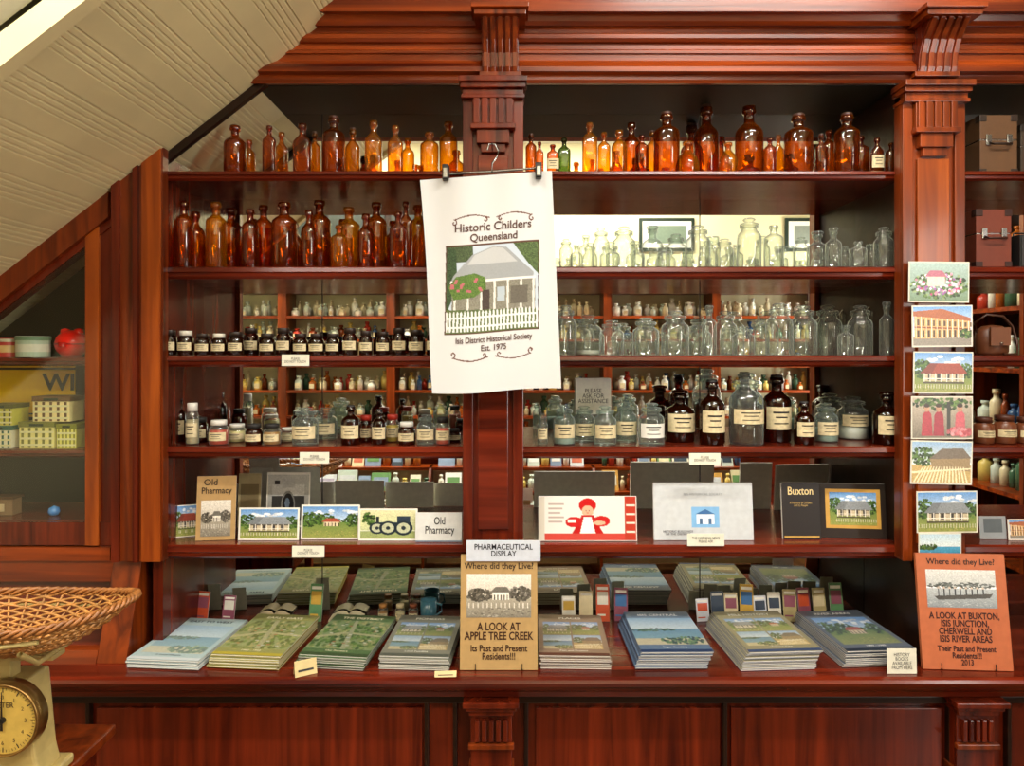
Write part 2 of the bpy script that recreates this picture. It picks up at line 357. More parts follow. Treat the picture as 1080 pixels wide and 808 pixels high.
def pil(mb,p0,p1,ptop,pbot,mat,mat2):
    y=-.045
    x0,x1=X(p0,y),X(p1,y)
    zt_,zb_=Z(ptop,y),Z(pbot,y)
    mb.box(x0,x1,-.035,.0,zb_,zt_,mat)
    mb.box(x0,x0+.03,-.045,-.035,zb_,zt_,mat);mb.box(x1-.03,x1,-.045,-.035,zb_,zt_,mat)
    mb.box(x0+.045,x1-.045,-.043,-.035,zb_+.05,zt_-.22,mat2)
    for k,(a,b,ex,yy) in enumerate([(0,6,.010,-.08),(6,11,.006,-.07),(11,17,.0,-.058),(17,21,.004,-.064)]):
        mb.box(x0-ex,x1+ex,yy,0,zt_-b*S,zt_-a*S,mat)
    xc=(x0+x1)/2;hw=.06
    for k in range(5):
        xa=xc-hw+k*hw*2/5
        mb.box(xa+.003,xa+hw*2/5-.003,-.066,-.035,zt_-.135,zt_-.06,mat)
    mb.box(xc-hw,xc+hw,-.058,-.035,zt_-.135,zt_-.06,mat2)
    mb.box(xc-hw-.006,xc+hw+.006,-.070,-.035,zt_-.15,zt_-.135,mat)
    mb.box(xc-hw*.8,xc+hw*.8,-.060,-.035,zt_-.19,zt_-.15,mat);mb.box(xc-hw*.6,xc+hw*.6,-.052,-.035,zt_-.215,zt_-.19,mat)
mb=MB();pil(mb,488,552,84,577,WRV,WR);mb.build('pilaster_centre',cab,bevel=.002)
mb=MB();pil(mb,952,1018,88,592,WV,WO);mb.build('pilaster_right',cab,bevel=.002)
mb=MB()
y=-.03
mb.box(X(119,y),X(172,y),-.03,0.0,Z(592,y),2.6,WV)
mb.box(X(119,y),X(127,y),-.04,-.03,Z(592,y),2.6,WRV);mb.box(X(142,y),X(147,y),-.042,-.03,Z(592,y),2.6,WRV);mb.box(X(150,y),X(170,y),-.036,-.03,Z(592,y),2.6,WO)
mb.build('post_left',cab,cut=True)
pr=[(0.02,90),(-.012,88),(-.02,84),(-.02,79),(-.03,77),(-.042,75),(-.042,70),(-.03,66),(-.02,64),(-.02,57),(-.026,56),(-.026,53),(-.018,52),(-.018,46),(-.028,44),(-.036,40),(-.036,36),(-.03,35),(-.03,29),(-.045,27),(-.055,22),(-.06,15),(-.09,12),(-.09,-2),(-.1,-5),(-.1,-45),(.02,-45)]
mb=MB();mb.extx([(a,Z(b,a)) for a,b in pr],-2.2,2.65,WH);mb.build('cornice',cab,cut=True)
def corbel(p0,p1):
    mb=MB();xa,xb=X(p0,-.08),X(p1,-.08)
    P=[(-.02,76),(-.045,75),(-.055,66),(-.06,52),(-.075,40),(-.1,30),(-.115,24),(-.115,20),(-.02,20)]
    n=5;w=(xb-xa)/n
    mb.extx([(a*.93,Z(b,-.08)) for a,b in P],xa,xb,WRV)
    for k in range(n):
        mb.extx([(a,Z(b,-.08)) for a,b in P],xa+k*w+w*.18,xa+k*w+w*.82,WV)
    mb.box(xa-.02,xb+.02,-.13,-.02,Z(20,-.1),Z(14,-.1),WV);mb.box(xa-.028,xb+.028,-.14,-.02,Z(14,-.1),Z(9,-.1),WH)
    mb.box(xa-.008,xb+.008,-.05,-.02,Z(80,-.05),Z(75,-.05),WV)
    mb.build('corbel',cab,bevel=.0015)
corbel(508,547);corbel(975,1017)
mb=MB()
def L1(x,off=0): return SOFP.z+.78*(x-SOFP.x)+off
mb.exty([(X(172),L1(X(172),-.002)),(X(290),L1(X(290),-.002)),(X(290),L1(X(290),-.03)),(X(172),L1(X(172),-.03))],.0,.02,WD)
mb.build('diagonal_batten',cab)
def side(x0,x1,mat,y1=MY-.001,name='display_side'):
    mb=MB();mb.extx([(0,Z(590)),(-.088,CT),(y1,CT),(y1,Z(590))],x0,x1,mat);return mb.build(name,cab,bevel=.002)
side(X(120),X(150),WV);side(X(960),X(975),WD)
mb=MB();mb.extx([(.03,Z(590)),(-.055,CT),(MY,CT),(MY,Z(590))],-2.3,X(120),WR)
mb.extx([(0,Z(590)),(-.012,Z(612)),(.1,Z(612)),(.1,Z(590))],-2.3,X(120),WH)
mb.extx([(-.078,CT+.035),(-.09,CT),(.1,CT),(.1,CT+.035)],-2.3,X(120),WH)
mb.build('lower_left_panel',cab)
mb=MB()
yf=-.015
mb.box(-2.3,X(119),MY-.02,MY,Z(600),2.3,DARKG)
mb.box(-2.3,X(119),0.01,MY-.02,Z(588),Z(549),WR)
mb.box(-2.3,X(119),yf,.03,Z(590),Z(576),WH);mb.box(-2.3,X(119),yf+.005,.02,Z(574),Z(550),WRV)
mb.box(X(93),X(107),yf,.02,Z(574),2.3,WO)
mb.box(X(107),X(119),yf+.01,.03,Z(590),2.3,WRV)
for a,b in ((377,386),(474,483)): mb.extx(shelf_prof(Z(a),Z(b),MY-.02),-2.3,X(92),WR)
mb.exty([(-2.3,L1(-2.3,-.0)),(X(119),L1(X(119),-.0)),(X(119),L1(X(119),-.075)),(-2.3,L1(-2.3,-.075))],yf-.01,.03,WV)
mb.exty([(-2.3,L1(-2.3,-.075)),(X(119),L1(X(119),-.075)),(X(119),L1(X(119),-.1)),(-2.3,L1(-2.3,-.1))],yf+.005,.03,WRV)
mb.build('glazed_cupboard_frame',cab,cut=True)
mb=MB();mb.add([(-2.25,-.008,Z(552)),(X(93),-.008,Z(552)),(X(93),-.008,2.25),(-2.25,-.008,2.25)],[(0,1,2,3)],PANE);mb.build('glazed_cupboard_pane',cab,cut=True)
# ---------------------------------------------------------------- counter
cnt=empty('shop_counter')
mb=MB()
mb.extx([(MY,CT),(-.165,CT),(-.178,CT-.004),(-.182,CT-.012),(-.178,CT-.022),(-.165,CT-.028),(-.158,CT-.04),(-.14,CT-.055),(-.135,CT-.07),(-.10,CT-.075),(-.10,CT-.09),(MY,CT-.09)],-2.3,2.6,WR)
mb.build('counter_top',cnt)
mb=MB();yb=-.10
mb.box(-2.3,2.6,yb+.02,MY,.0,CT-.09,WRV)
mb.box(-2.3,2.6,yb-.006,yb+.02,CT-.105,CT-.085,WD)
for p in (92,450,480,555,765,1003,1065):
    x=X(p,yb);mb.box(x-.006,x+.006,yb,yb+.02,.1,CT-.1,WD)
for a,b in ((100,445),(565,760),(772,995)):
    mb.box(X(a,yb),X(b,yb),yb+.006,yb+.02,.12,CT-.125,WRV)
mb.box(-2.3,2.6,yb-.01,yb+.02,0,.12,WD)
def bracket(p0,p1):
    x0,x1=X(p0,-.14),X(p1,-.14);z=CT-.075
    for a,b,ex,yy in [(0,.015,.004,-.165),(.015,.028,-.004,-.155),(.028,.045,-.012,-.145),(.045,.2,-.016,-.13)]:
        mb.box(x0-ex,x1+ex,yy,yb+.02,z-b,z-a,WRV)
    for k in range(5):
        w=(x1-x0-.05)/5;xa=x0+.025+k*w
        mb.box(xa+.003,xa+w-.003,-.143,-.13,z-.12,z-.06,WRV)
    mb.box(x0+.01,x1-.01,-.145,-.13,z-.14,z-.125,WV)
    mb.box(x0+.01,x1-.01,-.12,yb+.02,0,z-.2,WV)
bracket(490,546);bracket(1005,1058)
mb.build('counter_front',cnt,bevel=.002)
# ---------------------------------------------------------------- staircase
st=empty('staircase')
mb=MB()
xs=[];x=-3.05;d0=.0
per=.135
while x<.75:
    u=1/math.hypot(1,.78)
    for q,dp in ((0,0),(.058,0),(.0605,.004),(.063,0),(.074,.0),(.077,.004),(.080,0),(.091,0),(.094,.004),(.097,0),(.108,0),(.111,.004),(.114,0),(.127,0),(.130,.006),(.133,0)):
        xs.append((x+q*u,dp))
    x+=per*u
vs=[];fs=[]
for q,dp in xs:
    z=L1(q,dp)
    vs+=[(q,-.63,z),(q,MY+.03,z)]
for i in range(len(xs)-1): fs.append((2*i,2*i+1,2*i+3,2*i+2))
mb.add(vs,fs,CREAM2)
a,b=xs[0][0],xs[-1][0]
mb.exty([(a,L1(a,.01)),(b,L1(b,.01)),(b,L1(b,.05)),(a,L1(a,.05))],-.63,MY+.03,CREAM2)
mb.build('soffit_boards',st,recalc=False)
mb=MB()
mb.exty([(a,L1(a,-.02)),(b,L1(b,-.02)),(b,min(ZC,L1(b,.10))),(a,L1(a,.10))],-.665,-.63,CREAM2)
mb.exty([(a,L1(a,.10)),(b-.1,L1(b-.1,.10)),(b-.1,L1(b-.1,.12)),(a,L1(a,.12))],-.68,-.63,WHITEP)
mb.build('stringer',st)
mb=MB()
x=a
while x<b-.25:
    mb.exty([(x+.003,L1(x,.11)),(x+.097,L1(x+.097,.11)),(x+.097,ZC),(x+.003,ZC)],-.655,-.64,WHITEP)
    mb.exty([(x-.003,L1(x,.11)),(x+.003,L1(x+.003,.11)),(x+.003,ZC),(x-.003,ZC)],-.65,-.64,WHITEP)
    x+=.1
mb.build('stair_side_boards',st)
# ---------------------------------------------------------------- bottles
def sq(t,n=4): 
    c,s_=abs(math.cos(t)),abs(math.sin(t));return (c**n+s_**n)**(-1/n)
def flute(t): return 1-.06*abs(math.sin(4*t))
def octo(t):
    k=math.pi/4;q=((t+k/2)%k)-k/2;return math.cos(k/2)/math.cos(q)*1.02
PROF={
'amber':[(0,.01,1),(.88,.0,1),(1,.02,1),(1,.60,1),(.97,.65,1),(.82,.70,.6),(.55,.745,0),(.40,.78,0),(.36,.80,0),(.36,.895,0),(.47,.905,0),(.52,.93,0),(.47,.955,0),(.47,1.,0),(.3,1.,0),(.28,.85,0)],
'tall':[(0,.01,1),(.9,.0,1),(1,.015,1),(1,.68,1),(.95,.72,1),(.7,.765,.5),(.42,.80,0),(.36,.82,0),(.36,.92,0),(.5,.925,0),(.5,.96,0),(.44,1.,0),(.3,1.,0),(.28,.85,0)],
'jar':[(0,.01,0),(.92,0,0),(1,.02,0),(1,.60,0),(.93,.67,0),(.74,.72,0),(.64,.75,0),(.64,.79,0),(.78,.80,0),(.78,.83,0),(.6,.835,0)],
'wide':[(0,.01,0),(.93,0,0),(1,.03,0),(1,.66,0),(.86,.74,0),(.72,.78,0),(.72,.81,0)],
'flask':[(0,.01,0),(.6,.0,0),(.85,.1,0),(1,.3,0),(.95,.46,0),(.72,.62,0),(.4,.72,0),(.3,.78,0),(.3,.9,0),(.42,.91,0),(.42,1.,0),(.25,1.,0),(.24,.8,0)],
}
STOP=[(.55,.79),(.58,.84),(.76,.842),(.8,.86),(.74,.885),(.4,.905),(.32,.925),(.5,.945),(.52,.97),(.35,.995),(0,1.)]
CAP=[(.72,.80),(.80,.80),(.80,.985),(.76,1.),(0,1.)]
BST=[(.28,.93),(.3,1.),(.55,1.01),(.6,1.04),(.5,1.075),(0,1.09)]
def bottle(name,kind,h,w,loc,glass,label=None,fill=None,cap=None,sect=None,stop=False,ratio=1,rot=0,lh=(.18,.52)):
    r=w/2;mb=MB();seg=24
    k=1.0
    if kind!='jar' and stop:k=.92
    mb.lathe([(a*r,b*h*k,c) for a,b,c in PROF[kind]],glass,seg=seg,sect=sect,scale=(1,ratio))
    if kind=='jar': mb.lathe([(a*r,b*h) for a,b in STOP],glass,seg=16)
    elif stop: mb.lathe([(a*r,b*h*k) for a,b in BST],glass,seg=14)
    if kind=='wide': mb.lathe([(a*r,b*h) for a,b in CAP],cap or BLACK,seg=20)
    elif cap: mb.lathe([(.0,.9*h),(.42*r,.9*h),(.42*r,1.03*h),(.38*r,1.04*h),(0,1.04*h)],cap,seg=14)
    if fill:
        mat,lv=fill;mb.lathe([(0,.02*h),(.9*r,.02*h),(.93*r,.04*h),(.93*r,lv*h),(0,lv*h)],mat,seg=20)
    if label:
        la,lb=lh;vs=[];fs=[];n=12
        for i in range(n+1):
            t=-math.pi/2+math.radians(-62+124*i/n)+.0
            q=(1+(sect(t)-1)) if sect else 1
            for z in (la*h,lb*h): vs.append((math.cos(t)*(r*q+.0008),math.sin(t)*(r*q+.0008)*(ratio if sect else 1),z))
        for i in range(n): fs.append((2*i,2*i+2,2*i+3,2*i+1))
        mb.add(vs,fs,label,True)
        for za,zb,an in ((.72,.80,34),(.52,.58,24),(.25,.3,30)):
            vs=[];fs=[]
            for i in range(n+1):
                t=-math.pi/2+math.radians(-an+2*an*i/n)
                q=sect(t) if sect else 1
                for zz in (za,zb): vs.append((math.cos(t)*(r*q+.0014),math.sin(t)*(r*q+.0014)*(ratio if sect else 1),(la+(lb-la)*zz)*h))
            for i in range(n): fs.append((2*i,2*i+2,2*i+3,2*i+1))
            mb.add(vs,fs,INK,True)
    return mb.build(name,loc=loc,rot=(0,0,rot),recalc=True)
def rowplace(items,z,ys=(.05,.115,.18)):
    placed=[];out=[]
    for it in items:
        px,top,w=it[:3]
        best=None
        for y in ys:
            x=X(px,y);ww=w*(D+y)/F
            ok=all(math.hypot(x-a,y-b)>(ww/2+c/2)*1.03+.001 for a,b,c in placed)
            if ok: best=(x,y,ww);break
        if best is None:
            y=ys[0];x=X(px,y);ww=w*(D+y)/F
            for a,b,c in placed:
                dd=math.hypot(x-a,y-b)-c/2-.002
                ww=min(ww,max(.025,2*dd))
            best=(x,y,ww)
        placed.append(best)
        ztop=Z(top,best[1]);h=max(.04,ztop-z)
        out.append((best[0],best[1],best[2],h,it))
    return out
r1=[(248,133,23),(263,148,13),(284,133,15),(297,140,15),(319,131,21),(332,141,13),(352,125,24),(372,137,17),(394,128,20),(417,133,18),(430,147,15),(453,140,20),(473,129,20),
(560,143,12),(569,150,10),(583,153,14),(595,146,15),(622,130,18),(637,140,15),(653,138,17),(666,130,18),(677,143,14),(688,140,14),(703,121,27),(725,150,25),(745,114,27),(768,151,20),(790,113,29),(812,146,13),(821,143,13),(842,123,29),(866,143,13),(874,138,14),(893,122,26),(907,144,18),(925,146,14),(940,151,12)]
for x,y,w,h,it in rowplace(r1,zt[0]+.0005):
    px,top,pw=it
    if px in (725,768): bottle('amber_glass_flask','flask',h,w,(x,y,zt[0]+.0005),AMB2);continue
    g=AMB2 if px in (263,297,372,394,417,430,453,473,332,622,653,637,688,821) else AMB
    if px==595:g=GRN
    if px in (745,893): s_,rt=flute,1
    elif R.random()<.4: s_,rt=sq,.62
    elif R.random()<.3: s_,rt=octo,1
    else:s_,rt=None,1
    w2=w*.88 if s_ is sq else w
    bottle('amber_glass_bottle',R.choice(['amber','tall']),h,w2,(x,y,zt[0]+.0005),g,sect=s_,ratio=rt,cap=(pm('3a2012') if R.random()<.25 else None),label=(LABEL if px in (925,583) else None))
r2=[(194,213,20),(206,224,21),(228,214,22),(244,220,22),(264,221,18),(278,217,20),(300,214,27),(307,244,18),(326,222,17),(337,212,24),(358,238,18),(368,219,24),(386,226,18),(397,214,22),(420,224,20),(428,213,16),(441,217,22),(455,224,16)]
for x,y,w,h,it in rowplace(r2,zt[1]+.0005):
    s_=R.choice([None,None,octo,flute,sq]);rt=.65 if s_ is sq else 1
    bottle('amber_glass_bottle',R.choice(['amber','tall','tall']),h,w*(.88 if s_ is sq else 1),(x,y,zt[1]+.0005),AMB if it[0] not in (358,228,368,441) else AMB2,sect=s_,ratio=rt)
r3=[(597,252,14),(608,258,13),(618,248,15),(634,240,18),(646,262,14),(658,239,25),(673,262,14),(688,238,22),(700,258,14),(713,247,22),(736,238,26),(752,250,16),(764,252,19),(777,258,14),(790,230,25),(804,249,16),(816,238,20),(831,260,15),(845,250,16),(862,244,21),(879,240,16),(891,260,13),(905,255,17),(920,258,15),(932,240,20),(945,237,15)]
for i,(x,y,w,h,it) in enumerate(rowplace(r3,zt[1]+.0005)):
    k=['jar','amber','amber','jar','tall','wide'][i%6] if it[2]<24 else 'jar'
    bottle('clear_glass_jar' if k in('jar','wide') else 'clear_glass_bottle',k,h,w,(x,y,zt[1]+.0005),CLR,stop=(k=='amber'),cap=CLRB if k=='wide' else None)
r4=[(597,322,22),(620,332,29),(645,338,26),(662,352,14),(681,335,28),(698,350,14),(712,328,29),(737,340,26),(748,322,15),(765,328,24),(784,344,23),(801,338,20),(822,320,28),(847,322,28),(873,322,28),(892,343,16),(907,322,25),(923,302,18),(935,318,14),(945,308,14)]
for i,(x,y,w,h,it) in enumerate(rowplace(r4,zt[2]+.0005)):
    k='jar' if it[2]>=20 else 'tall'
    f=None
    if it[0]==620: f=(PAPER,.12)
    bottle('clear_glass_jar' if k=='jar' else 'clear_glass_bottle',k,h,w,(x,y,zt[2]+.0005),CLR,stop=(k=='tall'),fill=f)
r5=[]
px=179
while px<458:
    r5.append((px,R.choice([348,350,352,346,349]),R.choice([14,15,16])));px+=R.choice([16,17,18])
for i,(x,y,w,h,it) in enumerate(rowplace(r5,zt[2]+.0005,(.04,.1))):
    white=it[0]<240 or R.random()<.08
    bottle('labelled_medicine_jar','wide',h,w,(x,y,zt[2]+.0005),AMBD,label=LABEL,cap=pm('d8d4c4') if (white and i%2) else pm('22140c'),lh=(.2,.52))
r6=[(176,432,10),(189,422,15),(203,425,13),(211,440,17),(231,443,20),(250,447,19),(268,447,18),(287,447,18),(304,451,16),(322,430,27),(343,430,25),(370,429,20),(386,438,14),(400,433,15),(414,437,14),(429,445,18),(449,437,19),(467,440,15),(479,452,14)]
tints=[pm('8a5a24'),pm('b03a22'),pm('d8c890'),pm('a89878'),pm('9a6a2c'),pm('c0a040')]
for i,(x,y,w,h,it) in enumerate(rowplace(r6,zt[3]+.0005)):
    p=it[0]
    if p in (322,343,449): bottle('clear_glass_jar','jar',h,w,(x,y,zt[3]+.0005),CLRB,label=LABEL)
    elif p in (189,370,400): bottle('labelled_amber_bottle','amber',h,w,(x,y,zt[3]+.0005),AMBD,label=LABEL,cap=INK)
    else: bottle('labelled_medicine_jar','wide',h,w,(x,y,zt[3]+.0005),AMBD if i%3==0 else CLR,label=LABEL,cap=R.choice([PAPER,INK,INK,pm('a02818')]),fill=(R.choice(tints),.6))
r7=[(572,436,11),(595,427,23),(616,428,24),(638,428,24),(660,424,23),(687,425,27),(717,411,31),(751,403,26),(787,393,35),(819,398,29),(848,425,20),(871,425,24),(899,418,31),(935,413,27)]
for i,(x,y,w,h,it) in enumerate(rowplace(r7,zt[3]+.0005,(.055,.12,.19))):
    p=it[0];l=(x,y,zt[3]+.0005)
    if p in (717,751,819,935,848): bottle('labelled_amber_bottle','amber',h,w,l,AMBD,label=LABEL,stop=(p in(717,935)),cap=(INK if p in(751,819,848) else None),lh=(.2,.55))
    elif p==787: bottle('large_specimen_jar','jar',h,w,l,CLRB,label=LABEL,lh=(.3,.5),fill=(glassmat('brown_liquid','a06a28','50300c','805020',.5,.35),.5))
    elif p==899: bottle('powder_jar','jar',h,w,l,CLR,fill=(PAPER,.3),label=LABEL,lh=(.32,.58))
    else: bottle('labelled_glass_jar','jar',h,w,l,CLRB,label=LABEL if p!=687 else PAPER,fill=(pm('a4b4ac'),.35) if p in(595,871) else None)
# ---------------------------------------------------------------- cards
_seed=[0]
def card(name,w,h,loc,rot=(-.12,0,0),base='e8e4d8',polys=(),texts=(),th=.0015,picture=None,back='f4f2ea',res=None):
    mb=MB();mb.box(-w/2,w/2,0,th,0,h,pm(back));lay=[1]
    def poly(pts,col):
        y=-.00025*lay[0];lay[0]+=1
        mb.add([((u-.5)*w,y,v*h) for u,v in pts],[tuple(range(len(pts)))],pm(col))
    poly([(0,0),(1,0),(1,1),(0,1)],base)
    for pts,col in polys:
        if len(pts)==4 and not isinstance(pts[0],tuple): a,b,c,d=pts;pts=[(a,b),(c,b),(c,d),(a,d)]
        poly(pts,col)
    ob=mb.build(name,loc=loc,rot=rot,recalc=False)
    if picture:
        (a,b,c,d),kind=picture;_seed[0]+=1
        pw,ph=(c-a)*w,(d-b)*h
        p=Pic(int(pw/.0014)+8,int(ph/.0014)+8,seed=_seed[0]);paint_scene(p,kind);p.grain()
        lay[0]+=1
        pic_mesh(p,pw,ph,ob,(((a+c)/2-.5)*w,-.00025*lay[0],b*h));lay[0]+=1
    for t in texts:
        s,u,v,sz,col=t[:5];sx=t[5] if len(t)>5 else 1;bo=t[6] if len(t)>6 else 0
        text(s,sz*h,((u-.5)*w,-.00025*(lay[0]+2),v*h),ob,pm(col),sx=sx,bold=bo)
    return ob
def shelfcard(name,p0,p1,ptop,y,si,rz=0,tilt=-.10,**k):
    z=zt[si]+.001
    w=(p1-p0)*(D+y)/F;h=(Z(ptop,y)-z)
    return card(name,w,h,(X((p0+p1)/2,y),y,z),rot=(tilt,0,rz),**k)
yp=-.066
for (p0,p1,a,b,kind,rz) in [(958,1022,276,319,'flowers',.01),(962,1026,322,366,'pub',-.01),(963,1026,371,415,'homestead',.01),(961,1026,418,463,'pink',0),(960,1025,465,511,'rail',.02),(967,1031,518,562,'homestead2',-.01),(968,1013,562,596,'sea',0)]:
    w=(p1-p0)*(D+yp)/F;h=(b-a)*(D+yp)/F
    card('postcard',w,h,(X((p0+p1)/2,yp),yp-(.004 if kind=='sea' else 0),Z(b,yp)),rot=(0,rz,.0),base='ddd8c8',picture=((.02,.03,.98,.97),kind))
shelfcard('postcard',184,211,533,.09,4,rz=.35,picture=((.03,.03,.97,.97),'homestead'))
shelfcard('pharmacy_brochure',207,247,503,.05,4,rz=.12,tilt=-.1,base='b08e5c',picture=((.12,.06,.88,.62),'sepia'),texts=[('Old',.35,.9,.14,'2a1c10',1,.0003),('Pharmacy',.5,.77,.14,'2a1c10',.85,.0003)])
shelfcard('camera_postcard',280,326,499,.2,4,picture=((.03,.04,.97,.96),'camera'))
shelfcard('notice_card',250,274,500,.2,4,base='a89870',polys=[((.1,.1,.9,.8),'7a6a48')])
shelfcard('postcard',251,315,536,.05,4,picture=((.03,.05,.97,.95),'homestead2'))
shelfcard('postcard',317,379,533,.06,4,picture=((.03,.05,.97,.95),'field'))
shelfcard('postcard',378,440,537,.045,4,picture=((.03,.05,.97,.95),'cannon'))
shelfcard('pharmacy_booklet',438,487,541,.03,4,base='cfd0cc',texts=[('Old\nPharmacy',.52,.55,.36,'2a2a2a',.72,.0003)],polys=[((.0,.0,1,.05),'6a7a8a')])
ob=shelfcard('cookery_booklet',568,672,524,.04,4,th=.004,base='ece8e0')
p=Pic(130,70,'e4e0d8');p.rect(0,.84,1,1,'c8463a');p.rect(.88,0,1,1,'b83a28');p.rect(0,0,.06,1,'d4ccbc')
for k in range(9): p.rect(.895,.08+k*.1,.985,.12+k*.1,'e8d8c8' if k%2 else 'b83a28')
p.dab(.5,.2,.09,.16,np.array(lin('c01818')));p.dab(.5,.33,.06,.13,np.array(lin('e4b090')));p.poly([(.44,.42),(.56,.42),(.66,.84),(.34,.84)],'b81818',.1);p.dab(.36,.58,.09,.12,np.array(lin('c42020')));p.dab(.64,.56,.09,.12,np.array(lin('c42020')))
p.poly([(.46,.46),(.54,.46),(.58,.84),(.42,.84)],'f4efe8');p.rect(.30,.52,.38,.6,'f0e8dc');p.dab(.62,.6,.06,.05,np.array(lin('d0b090')));p.rect(.478,.31,.488,.33,'201818');p.rect(.512,.31,.522,.33,'201818');p.rect(.485,.37,.515,.385,'a01818')
for k in range(5): p.rect(.1+.0,.15+k*.1,.26-.02*(k%3),.19+k*.1,'b8a8a0')
w_=104*(D+.04)/F;h_=Z(524,.04)-zt[4]-.001;pic_mesh(p,w_*.99,h_*.98,ob,(0,-.0012,h_*.01))
shelfcard('local_history_book',690,795,510,.05,4,th=.012,base='c4c9cc',polys=[((.38,.22,.66,.58),'7cb0dc'),((.43,.28,.61,.45),'e8f0f8'),([(.42,.45),(.62,.45),(.52,.54)],'3a6aa0'),((.46,.28,.49,.38),'4a6a90'),((.55,.28,.58,.38),'4a6a90')],texts=[('ISIS HISTORICAL SOCIETY',.5,.8,.06,'8a9098'),('HISTORIC BUILDINGS\nOF THE DISTRICT',.24,.13,.055,'4a4a50')])
shelfcard('history_booklet',826,866,510,.06,4,th=.008,base='1c1512',polys=[((.04,.03,.96,.06),'b89040')],texts=[('Buxton',.5,.85,.2,'e0c890',.8,.0004),('A Memory of Childers\nand its People',.5,.62,.055,'c0a060',.8)])
shelfcard('history_booklet',866,934,511,.07,4,th=.008,base='241a14',picture=((.16,.24,.86,.84),'homestead2'),polys=[((.1,.18,.92,.9),'c89a48')],rz=-.1)
def pcard(p0,p1,a,b,y,txt,z=None,sz=.3,sx=.8):
    w=(p1-p0)*(D+y)/F;h=(b-a)*(D+y)/F
    card('price_card',w,h,(X((p0+p1)/2,y),y,Z(b,y) if z is None else z),rot=(-.05,0,0),base='dcdac8',texts=[(txt,.5,.5,sz,'202020',sx)])
pcard(297,326,374,386,-.014,'PLEASE\nDO NOT TOUCH');pcard(316,347,477,489,-.014,'PLEASE\nDO NOT TOUCH');pcard(308,342,576,588,-.014,'PLEASE\nDO NOT TOUCH');pcard(727,760,478,490,-.014,'PLEASE\nDO NOT TOUCH')
pcard(725,764,563,576,-.012,'THE MORNING NEWS\nPLEASE ASK',sz=.3,sx=.75)
pcard(936,967,692,718,-.15,'HISTORY\nBOOKS\nAVAILABLE\nFROM HERE',z=CT+.001,sz=.2,sx=.8)
card('handwritten_notice',.12,.12,(X(626,.24),.25,zt[3]+.075),rot=(0,0,0),base='f0f0e4',texts=[('PLEASE\nASK FOR\nASSISTANCE',.5,.5,.17,'202020',.9)])
mb=MB();mb.box(-.04,.04,-.004,.01,0,.075,METAL)
mb.build('notice_stand',bpy.data.objects['handwritten_notice'],loc=(0,.006,-.0745))
e=card('pharmaceutical_display_sign',78*(D-.1)/F,22*(D-.1)/F,(X(531,-.10),-.10,Z(592,-.10)),rot=(0,0,0),base='c8ced8',texts=[('PHARMACEUTICAL\nDISPLAY',.5,.52,.38,'1a1a20',.86,.0003)])
def bookup(name,p0,p1,ptop,pbot,y,base,pic,texts,polys=(),rz=0):
    z=CT+.002;w=(p1-p0)*(D+y)/F;h=(pbot-ptop)*(D+y)/F*1.0
    ob=card(name,w,h,(X((p0+p1)/2,y),y,z),rot=(-.13,0,rz),base=base,back=base,th=.01,picture=pic,texts=texts,polys=polys)
    mb=MB()
    for sx in (-1,1):
        x=sx*w*.3
        mb.tube([(x,-.006,.018),(x,-.006,.0022),(x,.013,.002),(x,.013,h*.55)],.0016,BLACK)
    mb.build('wire_stand',ob)
    return ob
bookup('local_history_book',485,567,593,711,-.13,'ac8c5a',((.08,.45,.92,.83),'sepia'),[('Where did they Live?',.5,.9,.078,'2a1a10',.93,.0003),('A LOOK AT\nAPPLE TREE CREEK',.5,.33,.095,'3a2010',.77,.0006),('Its Past and Present\nResidents!!!',.5,.15,.08,'3a2010',.8,.0005)])
bookup('local_history_book',975,1067,597,716,-.13,'b8643c',((.1,.53,.88,.86),'water'),[('Where did they Live?',.5,.93,.072,'2a1a10',.95,.0003),('A LOOK AT BUXTON,\nISIS JUNCTION,\nCHERWELL AND\nISIS RIVER AREAS',.5,.36,.078,'3a1810',.78,.0006),('Their Past and Present\nResidents!!!\n2013',.5,.12,.068,'3a1810',.8,.0005)],rz=-.06)
# ---------------------------------------------------------------- booklet stacks
def stack(fx,bx,w,n,th,cols,rz=0,splay=0,seed=0,kind='field',yf=-.125,pr_=(.07,.2,.93,.86),mix=.3):
    r=random.Random(seed);L_=.295
    xf=X(fx,yf);xb=X(bx,yf+L_)
    c=((xf+xb)/2,yf+L_/2,CT+.001);ang=-math.atan2(xb-xf,L_)+rz
    mb=MB();z=0
    for i in range(n):
        dx=(i-(n-1))*splay+r.uniform(-.003,.003);dy=r.uniform(-.004,.004)
        mb.box(dx-w/2,dx+w/2,dy-L_/2,dy+L_/2,z,z+.0007,pm(cols[1]))
        mb.box(dx-w/2+.001,dx+w/2-.001,dy-L_/2+.001,dy+L_/2-.001,z+.0007,z+th-.0007,PAPER)
        mb.box(dx-w/2,dx+w/2,dy-L_/2,dy+L_/2,z+th-.0007,z+th-.0002,pm(cols[0]))
        z+=th
    ob=mb.build('booklet_stack',loc=c,rot=(0,0,ang),recalc=False)
    p=Pic(120,165,cols[0],seed=seed+40)
    paint_scene(p,kind,pr_);p.grain(.12)
    p.a=p.a*(1-mix)+np.array(lin(cols[0]))*mix
    p.rect(0,.94,1,1,cols[1])
    pic_mesh(p,w,L_,ob,(dx,dy,z+.0003),flat=True,name='printed_cover')
    text(cols[2],.021,(dx,L_*.40+dy,z+.0009),ob,pm(cols[3]),rot=(0,0,0),bold=.0005)
    text(cols[4],.012,(dx,-L_*.4+dy,z+.0009),ob,pm(cols[3]),rot=(0,0,0))
    return ob
